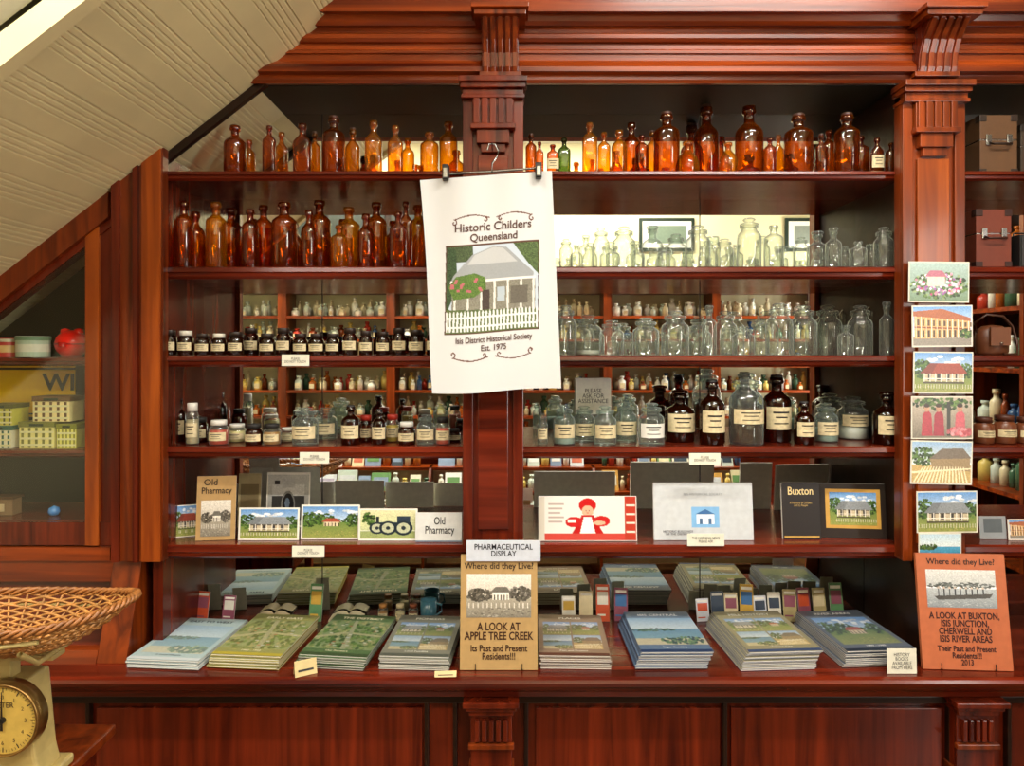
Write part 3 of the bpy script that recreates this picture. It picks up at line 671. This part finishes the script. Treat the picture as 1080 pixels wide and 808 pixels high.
stack(174,226,.212,7,.0042,('a4b8b8','c0c8c8','EAST TO WEST','20303c','A Local History'),kind='coast',seed=1,rz=-.05,mix=.4)
stack(258,304,.205,9,.0045,('8c8c54','a89838','EARLY DAYS','f0e8c0','1900 - 1950'),kind='aerial',seed=2,splay=.001,pr_=(.0,.16,1,.86),mix=.45)
stack(350,386,.2,9,.0042,('4c6440','3a4a30','THE DISTRICT','f0e8c0','Our Pioneers'),kind='aerial',seed=3,splay=.001,pr_=(.0,.16,1,.86),mix=.5)
stack(437,456,.2,8,.0045,('747466','50544a','PIONEERS','e8e8d8','Local Families'),kind='quad',seed=4,mix=.45)
stack(607,601,.2,9,.0045,('86705c','5a3a2e','PLACES','f0e8d8','Past and Present'),kind='quad',seed=5,mix=.4)
stack(714,690,.205,12,.0042,('566a82','2a3a5a','ISIS CENTRAL','e8ecf0','Sugar Country'),kind='coast',seed=6,splay=.0015,pr_=(.0,.18,1,.84),mix=.35)
stack(828,784,.215,11,.0048,('8a8468','3a4a6a','MILL HISTORY','e8e8d8','Volume Two'),kind='quad',seed=7,splay=.002,mix=.35)
stack(930,872,.205,11,.0045,('5c6470','2c3440','RIVER AREAS','e8e8e8','1880 - 1980'),kind='field',seed=8,splay=.001,yf=-.11,mix=.45)
def tent(px,y,w,h,col,rz):
    mb=MB();mb.add([(-w/2,-.012,0),(w/2,-.012,0),(w/2,0,h),(-w/2,0,h),(-w/2,.012,0),(w/2,.012,0)],[(0,1,2,3),(3,2,5,4)],pm(col))
    mb.add([(-w*.35,-.0095,h*.3),(w*.35,-.0095,h*.3),(w*.35,-.0075,h*.42),(-w*.35,-.0075,h*.42)],[(0,1,2,3)],INK)
    mb.build('folded_price_tag',loc=(X(px,y),y,CT+.001),rot=(0,0,rz),recalc=False)
tent(322,-.15,.06,.04,'c8b47c',.5);tent(470,-.158,.06,.012,'c8b078',.05)
LFC=['c8502c','3c6ca0','d8c8a0','5c8a5c','d0d4dc','b0a070','28384c','c8a040','e0dccc','8a4a5c']
lr=random.Random(3)
for px in (240,212,332,600,618,636,655,742,758,772,788,803,818,834,850,866,884):
    y=.217;hh=lr.uniform(.07,.125);c2=lr.choice(LFC)
    card('information_leaflet',.044,hh,(X(px,y),y,CT+.001),rot=(-.2,0,lr.uniform(-.2,.2)),base=lr.choice(LFC),polys=[((.1,.45,.9,.8),c2),((.1,.85,.9,.93),'f0ece0'),((.1,.15,.7,.2),c2)])
def openbook(px,y,w,d,col,rz):
    mb=MB();n=8
    for s in (-1,1):
        for i in range(n):
            a,b=i/n,(i+1)/n;f=lambda t:.008+.014*math.sin(math.pi*min(1,t*1.1))**.7*(1-.4*t) if t*1.1<1 else .008
            xs_=[s*a*w/2,s*b*w/2]
            mb.add([(xs_[0],-d/2,f(a)),(xs_[1],-d/2,f(b)),(xs_[1],d/2,f(b)),(xs_[0],d/2,f(a)),(xs_[0],-d/2,.002),(xs_[1],-d/2,.002)],[(0,1,2,3),(4,5,1,0)],pm(col))
    mb.box(-w/2-.003,w/2+.003,-d/2-.003,d/2+.003,0,.002,pm('4a2a1a'));mb.build('open_book',loc=(X(px,y),y,CT+.001),rot=(0,0,rz),recalc=False)
openbook(286,.234,.11,.055,'c8b48c',.0);openbook(366,.234,.11,.055,'d4c8a4',.0)
mb=MB();mb.lathe([(0,.0),(.024,0),(.027,.004),(.027,.07),(.025,.07),(.024,.006),(0,.006)],pm('3c6470',.2),seg=24);mb.tube([(.026,0,.058),(.042,0,.054),(.044,0,.03),(.026,0,.018)],.004,pm('3c6470',.2));mb.build('teal_mug',loc=(X(452,.225),.225,CT+.001))
for px,c in ((404,'a8743c'),(422,'c8b890'),(436,'70381c')):
    bottle('small_corked_bottle','wide',.055,.032,(X(px,.225),.225,CT+.001),CLR,label=LABEL,cap=pm(c),fill=(pm(c),.55))
# ---------------------------------------------------------------- tea towel
def tw(u,v):
    t0=(443+139*u,190-10*u);b0=(457+135*u,415-5*u)
    px=t0[0]+(b0[0]-t0[0])*v;py=t0[1]+(b0[1]-t0[1])*v
    px+=1.2*math.sin(v*5)*(1-u) ;py+=1.5*math.sin(u*6)*v
    yy=-.112+.009*math.sin(7*u+1+v*1.2)*(.3+.7*v)+.006*math.sin(15*u+v*2)*(1-v)**1.2
    return W(px,py,yy)
NU,NV=220,350
col=[[(.58,.585,.58)]*(NU+1) for _ in range(NV+1)]
def uvp(x,y):
    v=(y-186)/226;u=(x-(443+14*v*1.0))/(138-3*v);return u,v
def paint(pts,c,noise=0):
    c=tuple(k*.8 for k in lin(c));q=[uvp(*p) for p in pts];us=[p[0] for p in q];vs=[p[1] for p in q]
    for j in range(max(0,int(min(vs)*NV)),min(NV,int(max(vs)*NV)+1)+1):
        v=j/NV
        for i in range(max(0,int(min(us)*NU)),min(NU,int(max(us)*NU)+1)+1):
            u=i/NU;ins=False;n=len(q)
            for k in range(n):
                a=q[k];b=q[k-1]
                if (a[1]>v)!=(b[1]>v) and u<(b[0]-a[0])*(v-a[1])/(b[1]-a[1])+a[0]: ins=not ins
            if ins:
                f=1+noise*(R.random()-.5)*2;col[j][i]=tuple(min(1,x*f) for x in c)
def R4(a,b,c,d): return [(a,b),(c,b),(c,d),(a,d)]
paint(R4(470,258,567,349),'c8d4e0')
paint(R4(470,258,498,275),'4a5a38',.6);paint([(470,258),(480,262),(482,300),(470,330)],'3a5030',.6)
paint([(540,258),(567,258),(567,292),(556,280)],'55693c',.6)
paint(R4(476,296,564,330),'8a8676',.3)
paint([(497,268),(520,260),(533,262),(562,290),(562,296),(474,296),(478,288)],'a3a7a8',.06)
paint([(500,268),(520,261),(530,263),(545,278),(492,278)],'c4c6c6',.03)
paint(R4(474,294,564,297),'ecece8')
for x in (478,492,506,520,534,548,561): paint(R4(x,297,x+2.2,330),'e8e6dc')
paint(R4(508,305,516,330),'4a3c34',.3);paint(R4(524,303,532,318),'b8c4cc');paint(R4(538,303,556,322),'6a6458',.2)
paint([(472,300),(480,290),(500,287),(511,292),(512,304),(500,312),(478,314)],'5c7a34',.5)
for k in range(16):
    x=474+R.random()*34;y_=292+R.random()*16;paint(R4(x,y_,x+3,y_+2.5),'c06a70')
paint([(470,324),(567,328),(567,349),(470,349)],'5c6c3c',.35)
x=470
while x<566: paint([(x,328),(x+1,326),(x+2,328),(x+2,348),(x,348)],'f0f0ec');x+=3.8
paint(R4(470,332,567,334),'f0f0ec');paint(R4(470,342,567,344),'f0f0ec')
for a,b,c,d in ((469,257,568,258.5),(469,349,568,350.5),(469,257,470.3,350),(567,257,568.2,350)): paint(R4(a,b,c,d),'5a3a28')
def stroke(pts,c,r):
    for x,y in pts: paint([(x-r,y),(x,y-r),(x+r,y),(x,y+r)],c)
for cy,sg in ((229,1),(376,-1)):
    for sx in (-1,1):
        P_=[]
        for t in range(60):
            q=t/59;P_.append((519+sx*(4+36*q),cy+sg*(-3*math.sin(q*math.pi*1.0)*1.2+1)))
        for t in range(40):
            a=t/39*5.5;rr=3.6*(1-t/50);P_.append((519+sx*(40-rr*math.sin(a)*.9+1),cy+sg*(4.6-rr*math.cos(a))))
        for t in range(30):
            a=t/29*5;rr=2.4*(1-t/40);P_.append((519+sx*(8-rr*math.sin(a)),cy+sg*(3-rr*math.cos(a))))
        stroke(P_,'6a4030',.8)
vs=[];fs=[];cc=[]
for j in range(NV+1):
    for i in range(NU+1): vs.append(tw(i/NU,j/NV));cc.append(col[j][i])
for j in range(NV):
    for i in range(NU):
        a=j*(NU+1)+i;fs.append((a,a+1,a+NU+2,a+NU+1))
me=bpy.data.meshes.new('tea_towel');me.from_pydata(vs,[],fs)
ca=me.color_attributes.new('Col','FLOAT_COLOR','POINT')
for i,c in enumerate(cc): ca.data[i].color=(*c,1)
m,nt,N,L=newmat('printed_linen');o=N.new('ShaderNodeOutputMaterial');b=N.new('ShaderNodeBsdfPrincipled');a=N.new('ShaderNodeVertexColor');a.layer_name='Col'
wv=N.new('ShaderNodeTexNoise');wv.inputs['Scale'].default_value=600;bp=N.new('ShaderNodeBump');bp.inputs['Strength'].default_value=.15;bp.inputs['Distance'].default_value=.001
L.new(wv.outputs[0],bp.inputs['Height']);L.new(bp.outputs[0],b.inputs['Normal']);L.new(a.outputs[0],b.inputs['Base Color']);b.inputs['Roughness'].default_value=.85;L.new(b.outputs[0],o.inputs[0])
me.materials.append(m)
for p in me.polygons:p.use_smooth=True
tow=bpy.data.objects.new('tea_towel',me);scene.collection.objects.link(tow)
BRN=pm('4a2a22')
def towtext(s,cx,cy,size_px,sx=1,slant=0):
    cu=bpy.data.curves.new('t','FONT');cu.body=s;cu.size=size_px;cu.align_x='CENTER';cu.align_y='CENTER';cu.offset=.012*size_px
    to=bpy.data.objects.new('t',cu);scene.collection.objects.link(to)
    dg=bpy.context.evaluated_depsgraph_get();me=bpy.data.meshes.new_from_object(to.evaluated_get(dg))
    scene.collection.objects.unlink(to)
    for v in me.vertices:
        p=uvp(cx+v.co.x*sx,cy-v.co.y-v.co.x*sx*.0)
        w_=tw(*p);v.co=(w_.x,w_.y-.0018,w_.z)
    me.materials.clear();me.materials.append(BRN)
    ob=bpy.data.objects.new('towel_lettering',me);scene.collection.objects.link(ob);ob.parent=tow
towtext('Historic Childers',519,239.5,12,.98);towtext('Queensland',520,250.5,11,.95)
towtext('Isis District Historical Society',521,357,8.6,.78);towtext('Est. 1975',521,366,8.6,.85)
hg=empty('clip_hanger')
mb=MB()
H=lambda x,y_,d=-.115:W(x,y_,d)
mb.tube([H(468,184,-.095),H(519,181,-.095),H(570,177,-.095)],.0035,METAL)
pts=[H(519,182,-.1),H(519,172,-.1),H(524,166,-.1),H(526,159,-.1),H(522,152,-.1),H(516,152,-.1),H(514,158,-.1)]
mb.tube(pts,.0026,METAL);mb.build('hanger_wire',hg)
mb=MB()
for px,py in ((470,183),(568,183)):
    c=H(px,py-1 if px<500 else py-3)
    mb.box(c.x-.009,c.x+.009,c.y-.010,c.y+.026,c.z-.022,c.z+.022,BLACK);mb.box(c.x-.006,c.x+.006,c.y-.018,c.y-.008,c.z-.018,c.z+.01,METAL)
mb.build('hanger_clips',hg,bevel=.002)
mb=MB();c=H(519,154,-.1);mb.tube([(c.x,-.04,c.z+.002),(c.x,-.11,c.z+.004)],.003,METAL);mb.build('wall_hook',hg)
# ---------------------------------------------------------------- left cupboard contents
def tin(px,top,w,si_z,y,col,lid,band):
    x=X(px,y);r=w*(D+y)/F/2;h=Z(top,y)-si_z
    mb=MB();mb.lathe([(0,0),(r,0),(r,h*.8),(r*1.03,h*.8),(r*1.03,h*.97),(r*.98,h),(0,h)],pm(col),seg=28,smooth=False)
    mb.lathe([(r*1.008,h*.25),(r*1.008,h*.62)],pm(band),seg=28);mb.lathe([(r*1.045,h*.8),(r*1.045,h*.96)],pm(lid),seg=28)
    mb.build('storage_tin',loc=(x,y,si_z+.0006))
def ptin(px,top,w,zb,y,c1,c2,hh=None):
    x=X(px,y);ww=w*(D+y)/F;h=(Z(top,y)-zb) if hh is None else hh
    mb=MB();dp=.07;mb.box(-ww/2,ww/2,-dp/2,dp/2,0,h*.8,pm(c1));mb.box(-ww/2-.002,ww/2+.002,-dp/2-.002,dp/2+.002,h*.8,h,pm(c2))
    n=5
    for k in range(n):
        a=-ww/2+(k+.3)*ww/n;mb.box(a,a+ww/n*.35,-dp/2-.001,-dp/2,h*.02,h*.78,pm(c2))
    for k in range(3):
        a=h*(.1+k*.24);mb.box(-ww/2+.001,ww/2-.001,-dp/2-.0015,-dp/2-.001,a,a+h*.08,pm('e8e0a8'))
    mb.box(-ww*.2,ww*.2,-dp/2-.003,-dp/2-.002,h*.84,h*.93,pm('20301c'))
    mb.build('checked_tea_tin',loc=(x,y,zb+.0006),bevel=.001);return h
zl=[Z(377),Z(474),Z(549)]
tin(8,357,22,zl[0],.04,'b83028','c8c0a0','d8b070');tin(35,355,31,zl[0],.04,'b8c8b0','6a8a68','e0dcc8');tin(-22,350,24,zl[0],.04,'3a5a78','c8c0a0','e0dcc8')
mb=MB()
r=.047
mb.lathe([(0,-.85*r)]+[(r*math.cos(a),r*.92*math.sin(a)) for a in [math.radians(t) for t in range(-58,91,8)]],pm('ff1a0c',.2),seg=32)
mb.lathe([(r*.6,-.85*r),(r*.66,-.74*r),(r*.5,-.7*r)],pm('a01410',.2),seg=24);mb.lathe([(r*1.01,-.05*r),(r*1.03,.0),(r*1.01,.05*r)],pm('b01010',.2),seg=32)
for sx in (-1,1): mb.lathe([(.014,r*.72),(.012,r*.98),(.0,r*1.05)],pm('ff1a0c',.2),c=(sx*r*.45,0,0),seg=12)
mb.box(-.012,.012,-.002,.002,r*.915,r*.93,BLACK);mb.lathe([(0.012,-r*.2),(.012,.1*r),(0,.12*r)],pm('c01810',.2),c=(.0,-r*.98,0),seg=14)
mb.build('red_money_box',loc=(X(76,.068),.068,zl[0]+.85*r+.0008))
sg=card('yellow_tin_sign',.36,58*(D+.12)/F,(X(20,.13),.13,zl[1]+.085+.0),rot=(0,0,0),base='ffc808',back='8a6a20',polys=[((0,.86,1,.9),'201c10'),((0,.04,1,.07),'201c10')],texts=[('AGENT FOR',.82,.95,.1,'1c1810'),('WI',.86,.62,.42,'1c1810',1.1,.002)],th=.003)
mb=MB();mb.box(-.19,.19,-.003,.003,-.085,.001,BLACK);mb.build('sign_stand',sg,loc=(0,.005,0))
h=ptin(47,444,36,zl[1],.05,'f0e490','7a7a30');ptin(78,446,20,zl[1],.05,'e8e070','8a8a28');ptin(6,448,30,zl[1],.05,'f0e8c8','3a6a58')
ptin(62,414,38,zl[1]+h+.001,.05,'f8e4a0','6a4a28',hh=h*.95);ptin(8,414,28,zl[1]+Z(448,.05)-zl[1]+.001,.05,'d8d050','5a5a20',hh=h*.8)
mb=MB();mb.lathe([(0,0),(.012,.002),(.017,.012),(.014,.024),(0,.031)],pm('4a8ad0',.2),seg=20);mb.build('blue_glass_egg',loc=(X(57,.06),.06,zl[2]+.0006))
mb=MB();mb.box(-.045,.045,-.02,.02,0,.05,pm('8a6a4a'));mb.box(-.05,.05,-.024,.024,.05,.058,pm('5a3a22'));mb.box(-.02,.02,-.022,-.02,.012,.035,pm('c8b088'));mb.build('wooden_trinket_box',loc=(X(3,.08),.08,zl[2]+.0006),bevel=.002)
# ---------------------------------------------------------------- right bay contents
def suitcase(name,p0,p1,top,z,y,c,c2):
    w=(p1-p0)*(D+y)/F;h=Z(top,y)-z-.004
    mb=MB();dp=.12
    mb.box(-w/2,w/2,-dp/2,dp/2,0,h*.58,pm(c));mb.box(-w/2,w/2,-dp/2,dp/2,h*.6,h,pm(c));mb.box(-w/2+.002,w/2-.002,-dp/2+.002,dp/2-.002,h*.57,h*.61,METAL)
    for a in (-1,1):
        for q in (0,1): mb.box(a*w/2-(.02 if a>0 else .002),a*w/2+(.002 if a>0 else .02),-dp/2-.002,-dp/2+.02,q*(h-.02)-.0,q*(h-.02)+.021,pm(c2))
        mb.box(a*w*.28-.008,a*w*.28+.008,-dp/2-.005,-dp/2,h*.5,h*.68,METAL)
    mb.tube([(-.03,-dp/2,h*.55),(-.028,-dp/2-.018,h*.5),(.028,-dp/2-.018,h*.5),(.03,-dp/2,h*.55)],.004,pm(c2))
    mb.build(name,loc=(X((p0+p1)/2,y),y,z+.0006),bevel=.004)
suitcase('leather_suitcase',1020,1058,127,zt[0],.12,'5a3c22','241408');suitcase('small_leather_suitcase',1016,1052,224,zt[1],.11,'6c2e1c','30120a')
suitcase('leather_suitcase',1062,1130,137,zt[0],.14,'3a2c20','1c140c')
mb=MB();w=.07;h=.1;mb.box(-w/2,w/2,-.05,.05,0,h,BLACK);mb.box(-w/2+.004,w/2-.004,-.053,-.05,.004,h-.004,pm('2c2c2c'))
mb.lathe([(0,0),(.014,0),(.016,.008),(.010,.009),(0,.006)],METAL,seg=20);
n=20*5
for i in range(len(mb.v)-n,len(mb.v)): x_,y_,z_=mb.v[i];mb.v[i]=(x_,-.053-z_,y_+h*.45)
mb.box(-.026,-.01,-.056,-.053,h*.78,h*.9,METAL);mb.box(.01,.026,-.056,-.053,h*.78,h*.9,METAL)
mb.tube([(-.02,0,h),(-.018,0,h+.012),(.018,0,h+.012),(.02,0,h)],.003,BLACK)
mb.build('box_camera',loc=(X(1075,.08),.08,zt[1]+.0006),bevel=.002)
mb=MB()
mb.lathe([(0,0),(.042,0),(.048,.01),(.05,.05),(.046,.075),(.03,.09),(0,.094)],pm('5a3018'),seg=24,scale=(1,.7))
mb.box(-.03,.03,-.04,-.032,.03,.085,pm('6a3c20'));mb.lathe([(0,0),(.005,0),(.005,.004),(0,.004)],METAL,c=(0,-.042,.035),seg=10)
mb.tube([(-.045,0,.07),(-.06,-.01,.1),(-.03,-.02,.125),(.02,-.02,.12),(.055,-.01,.09),(.065,-.02,.04),(.05,-.04,.004),(.0,-.05,.003)],.004,pm('3a1c0c'))
mb.build('leather_camera_case',loc=(X(1046,.07),.07,zt[2]+.0006))
for px,top,w in ((1037,440,20),(1059,438,22),(1082,440,20),(1104,436,20)):
    bottle('stoneware_jar','wide',Z(top,.08)-zt[3],w*(D+.08)/F,(X(px,.08),.08,zt[3]+.0006),pm('6a3a22',.3),cap=pm('4a2414'),label=LABEL,lh=(.25,.5))
shelfcard('notice_card',1034,1062,545,.06,4,base='9aa0a4',polys=[((.15,.3,.85,.9),'60686c')]);shelfcard('postcard',1064,1100,548,.05,4,picture=((.04,.05,.96,.95),'pub'))
# ---------------------------------------------------------------- scale with wicker tray
sc=empty('baby_weighing_scale')
WK=plain('wicker_cane','ac783c',.5,noise=.35,nscale=60);WK2=plain('wicker_rim','8c5828',.45,noise=.3,nscale=50)
cx,cy,cz=-1.045,-.64,1.082
A_,B_,Hh=.262,.125,.078
def bowl(t,s):
    x=A_*s*math.cos(t);y=B_*s*math.sin(t)
    z=Hh*(s**2.4)+.03*(abs(math.cos(t))*s)**3
    return Vector((cx+x,cy+y,cz+z))
mb=MB()
nr=40
for k in range(nr):
    t=2*math.pi*k/nr
    mb.tube([bowl(t,s/10) for s in range(1,11)],.0024,WK,5)
for j in range(3,26):
    s=j/26;n=nr*4;pts=[]
    for i in range(n):
        t=2*math.pi*i/n;p=bowl(t,s);off=.0032*math.cos(math.pi*i/4*1.0+(j%2)*math.pi)
        p.z+=off;pts.append(p)
    mb.tube(pts,.0026,WK,5,closed=True)
mb.build('wicker_weave',sc)
mb=MB()
for q in range(3):
    n=160;pts=[]
    for i in range(n):
        t=2*math.pi*i/n;p=bowl(t,1.0);a=t*26+q*2.094
        p.z+=.006*math.sin(a);nrm=Vector((math.cos(t),math.sin(t),0));p+=nrm*.006*math.cos(a);pts.append(p)
    mb.tube(pts,.0042,WK2,6,closed=True)
mb.build('wicker_rim',sc)
IV=plain('ivory_enamel','b8a468',.35,noise=.08);DIAL=plain('aged_dial_face','c8a850',.4,noise=.08)
mb=MB()
for sy in (-1,1):
    pts=[bowl(sy*math.pi/2+a,.9)+Vector((0,sy*.004,-.008)) for a in (-.6,-.3,0,.3,.6)]
    mb.tube(pts,.005,IV)
for sx in (-1,1):
    pts=[Vector((cx+sx*.1,cy-.1,cz+.035)),Vector((cx+sx*.1,cy-.05,cz-.004)),Vector((cx+sx*.1,cy+.05,cz-.004)),Vector((cx+sx*.1,cy+.1,cz+.035))]
    mb.tube(pts,.006,IV)
mb.box(cx-.11,cx+.11,cy-.02,cy+.02,cz-.014,cz-.004,IV)
mb.box(cx-.02,cx+.02,cy-.015,cy+.015,cz-.06,cz-.012,IV)
mb.build('cradle',sc,bevel=.002)
dxp=X(13,-.66);dz=Z(758,-.68);bx=dxp
mb=MB()
mb.exty([(bx-.055,.83),(bx+.055,.83),(bx+.045,.87),(bx+.03,1.03),(bx-.03,1.03),(bx-.045,.87)],cy-.02,cy+.05,IV)
mb.box(bx-.07,bx+.07,cy-.06,cy+.07,.811,.832,IV)
mb.build('scale_body',sc,bevel=.006)
def disc(prof,mat,cx_,cy_,cz_,seg=48):
    vs=[];fs=[]
    for r_,d_ in prof:
        for k in range(seg):
            t=2*math.pi*k/seg;vs.append((cx_+r_*math.cos(t),cy_-d_,cz_+r_*math.sin(t)))
    for i in range(len(prof)-1):
        for k in range(seg): fs.append((i*seg+k,i*seg+(k+1)%seg,(i+1)*seg+(k+1)%seg,(i+1)*seg+k))
    return vs,fs
mb=MB();rr=.074;yd=cy-.02
v,f=disc([(0.0001,.0),(rr,.0),(rr,.028),(rr*.96,.033),(rr*.92,.03),(rr*.92,.024)],WK2,dxp,yd,dz);mb.add(v,f,plain('brass_bezel','8a6a38',.3,metal=.8),True)
v,f=disc([(rr*.92,.025),(.0001,.025)],DIAL,dxp,yd,dz);mb.add(v,f,DIAL,False)
for k in range(60):
    t=2*math.pi*k/60;L0=.80 if k%5 else .74
    c,s_=math.cos(t),math.sin(t);a=rr*L0;b_=rr*.87;w=.0005 if k%5 else .001
    mb.add([(dxp+a*c-w*s_,yd-.026,dz+a*s_+w*c),(dxp+a*c+w*s_,yd-.026,dz+a*s_-w*c),(dxp+b_*c+w*s_,yd-.026,dz+b_*s_-w*c),(dxp+b_*c-w*s_,yd-.026,dz+b_*s_+w*c)],[(0,1,2,3)],INK)
mb.add([(dxp-.003,yd-.03,dz-.02),(dxp+.003,yd-.03,dz-.02),(dxp+.001,yd-.03,dz+.058),(dxp-.001,yd-.03,dz+.058)],[(0,1,2,3)],BLACK)
v,f=disc([(.006,.024),(.006,.032),(.0001,.033)],BLACK,dxp,yd,dz,16);mb.add(v,f,BLACK)
mb.build('dial',sc)
text('METER',.015,(dxp,yd-.027,dz+.03),sc,INK)
for k in range(12):
    t=math.pi/2-2*math.pi*k/12;text(str(k),.011,(dxp+rr*.62*math.cos(t),yd-.027,dz+rr*.62*math.sin(t)),sc,INK)
tb=empty('side_table')
mb=MB();mb.box(-1.3,-.945,-.80,-.42,.785,.81,WV);mb.box(-1.27,-.975,-.77,-.45,.72,.785,WRV)
for a in (-1.265,-1.01):
    for b in (-.765,-.485): mb.box(a,a+.035,b,b+.035,0,.73,WV)
mb.build('table_frame',tb,bevel=.004)
# ---------------------------------------------------------------- opposite side of the shop (seen in the mirrors)
op=empty('opposite_shop_shelving')
mb=MB();OY=-3.55
zs=[.92,1.14,1.36,1.58,1.80,2.0]
mb.box(-2.9,2.7,OY,OY+.02,.0,2.2,CREAM)
for z in zs: mb.box(-2.9,2.7,OY+.02,OY+.28,z-.022,z,WH)
mb.box(-2.95,2.72,OY,OY+.33,2.24,2.29,WH);mb.box(-2.93,2.71,OY,OY+.30,2.20,2.24,WV);mb.box(-2.9,2.7,OY+.02,OY+.5,0,.88,WR);mb.box(-2.95,2.72,OY,OY+.54,.88,.90,WH)
x=-2.9
while x<2.72: mb.box(x-.035,x+.035,OY+.02,OY+.3,.92,2.21,WV);x+=.93
mb.build('shelf_carcass',op)
opaq=[pm('ececdf',.15),pm('d8cca8',.3),pm('7a3412',.12),pm('a85a1c',.12),pm('3c6048',.12),pm('2c4c74',.12),pm('c8d4c8',.1),pm('d8c068',.3),pm('b83824',.3),pm('f0f0e8',.2)]
def mini(mb,x,y,z,w,h,m_,ly=1):
    r=w*.44
    mb.lathe([(0,0),(r,0),(r,h*.62),(r*.8,h*.7),(r*.45,h*.76),(r*.42,h*.86),(r*.6,h*.87),(r*.6,h),(0,h)],m_,c=(x,y,z),seg=10)
mb=MB()
for zi,z in enumerate(zs):
    for yy in (.12,.21):
        x=-2.82
        while x<2.6:
            w=R.uniform(.045,.085);h=R.uniform(.09,.17)
            q=(x+w/2+2.9)%.93
            if q<.08 or q>.85: x+=.05;continue
            m_=R.choice(opaq[:2]+[opaq[6],opaq[9]]) if zi in(5,) else R.choice(opaq+opaq[:2]+opaq[6:8])
            if yy==.21: h*=.75
            mini(mb,x+w/2,OY+yy,z,w,h,m_)
            if yy==.21 and R.random()<.7:
                r=w*.44;mb.box(x+w/2-r*.6,x+w/2+r*.6,OY+yy+r*.8,OY+yy+r*1.02,z+h*.15,z+h*.5,LABEL)
            x+=w+R.uniform(.0,.012)*(1 if yy==.12 else 6)
mb.build('shelved_bottle_assortment',op)
mb=MB();mb.box(-2.7,-.5,-3.55,-3.3,2.43,3.12,WD);mb.box(-2.75,-.45,-3.55,-3.27,3.12,3.17,WV)
for k in range(4): mb.box(-2.66+k*.54,-2.18+k*.54,-3.3,-3.29,2.48,3.07,DARKG)
mb.build('tall_overhead_cupboard',op)
def frame(x,z,w,h,cc_):
    mb=MB();y=YF+.002
    mb.box(x-w/2,x+w/2,y,y+.02,z-h/2,z+h/2,pm('16281c'))
    mb.box(x-w/2+.03,x+w/2-.03,y+.02,y+.022,z-h/2+.03,z+h/2-.03,PAPER);mb.box(x-w/2+.08,x+w/2-.08,y+.022,y+.024,z-h/2+.07,z+h/2-.07,pm(cc_))
    mb.build('framed_picture')
frame(1.40,2.75,.5,.3,'6a7a6a');frame(2.72,2.75,.5,.3,'788078')
sb=empty('side_wall_bookcase')
mb=MB();mb.box(3.06,3.085,-2.35,-.55,0,3.3,WD)
for z in (.1,.5,.9,1.25,1.6,1.95,2.3,2.7,3.28): mb.box(2.8,3.06,-2.35,-.55,z-.025,z,WH)
for y in (-2.35,-1.75,-1.15,-.58): mb.box(2.78,3.06,y,y+.03,0,3.3,WV)
mb.build('bookcase_frame',sb)
mb=MB()
for z in (.1,.5,.9,1.25,1.6,1.95,2.3):
    y=-2.28
    while y<-.65:
        q=(y+2.35)%.6
        if q<.05 or q>.52: y+=.03;continue
        w=R.uniform(.05,.1);mini(mb,2.93,y+w/2,z,w,R.uniform(.12,.24),R.choice(opaq[1:6]+opaq));y+=w+.006
mb.build('bookcase_contents',sb)
dt=empty('stepped_display_stand')
mb=MB()
tiers=[(-2.75,.80),(-2.60,.64),(-2.45,.48),(-2.30,.32)]
for y,z in tiers: mb.box(-1.9,1.9,y-.08,y+.075,z-.022,z,WH);mb.box(-1.9,1.9,y-.08,y-.06,z-.16,z-.022,CREAM)
for x in (-1.92,-.64,.62,1.9):
    mb.extx([(-2.84,0),(-2.84,.80),(-2.68,.80),(-2.22,.32),(-2.22,0)],x,x+.02,WV)
mb.build('stand_frame',dt)
mb=MB()
cl=['d8e0e8','8aa0c0','c86a50','e0d8b0','6a9a60','f0f0f0','b0a8c0','d0a050','384858','e8e4d0','c8d8d0']
for ti,(y,z) in enumerate(tiers):
    x=-1.86
    while x<1.8:
        if any(abs(x-q)<.04 for q in (-1.92,-.64,.62,1.9)): x+=.05;continue
        if R.random()<.55:
            w=R.uniform(.04,.07);mini(mb,x+w/2,y,z+.0005,w,R.uniform(.08,.14),R.choice(opaq));x+=w+.006
        else:
            w=R.uniform(.08,.15);h=R.uniform(.1,.15)
            if any(x<q<x+w+.02 for q in (-1.92,-.64,.62,1.9)): x+=.03;continue
            mb.extx([(y+.02,z+.0005),(y-.03,z+h),(y-.033,z+h),(y+.015,z+.0005)],x,x+w,pm(R.choice(cl)))
            a,b=.25,.75;mb.extx([(y+.022-.05*a,z+h*a),(y+.022-.05*b,z+h*b),(y+.018-.05*b,z+h*b),(y+.018-.05*a,z+h*a)],x+w*.12,x+w*.88,pm(R.choice(cl)))
            x+=w+.01
mb.build('leaflets_and_bottles',dt)
# ---------------------------------------------------------------- camera
cd=bpy.data.cameras.new('camera');cd.sensor_width=36;cd.lens=F/1080*36;cd.shift_y=-(404-HZ)/1080;cd.clip_start=.05
co=bpy.data.objects.new('camera',cd);co.location=(0,-D,CZ);co.rotation_euler=(math.pi/2,0,0);scene.collection.objects.link(co);scene.camera=co
w=bpy.data.worlds.new('world');scene.world=w;w.use_nodes=True;w.node_tree.nodes['Background'].inputs[0].default_value=(.05,.05,.045,1)
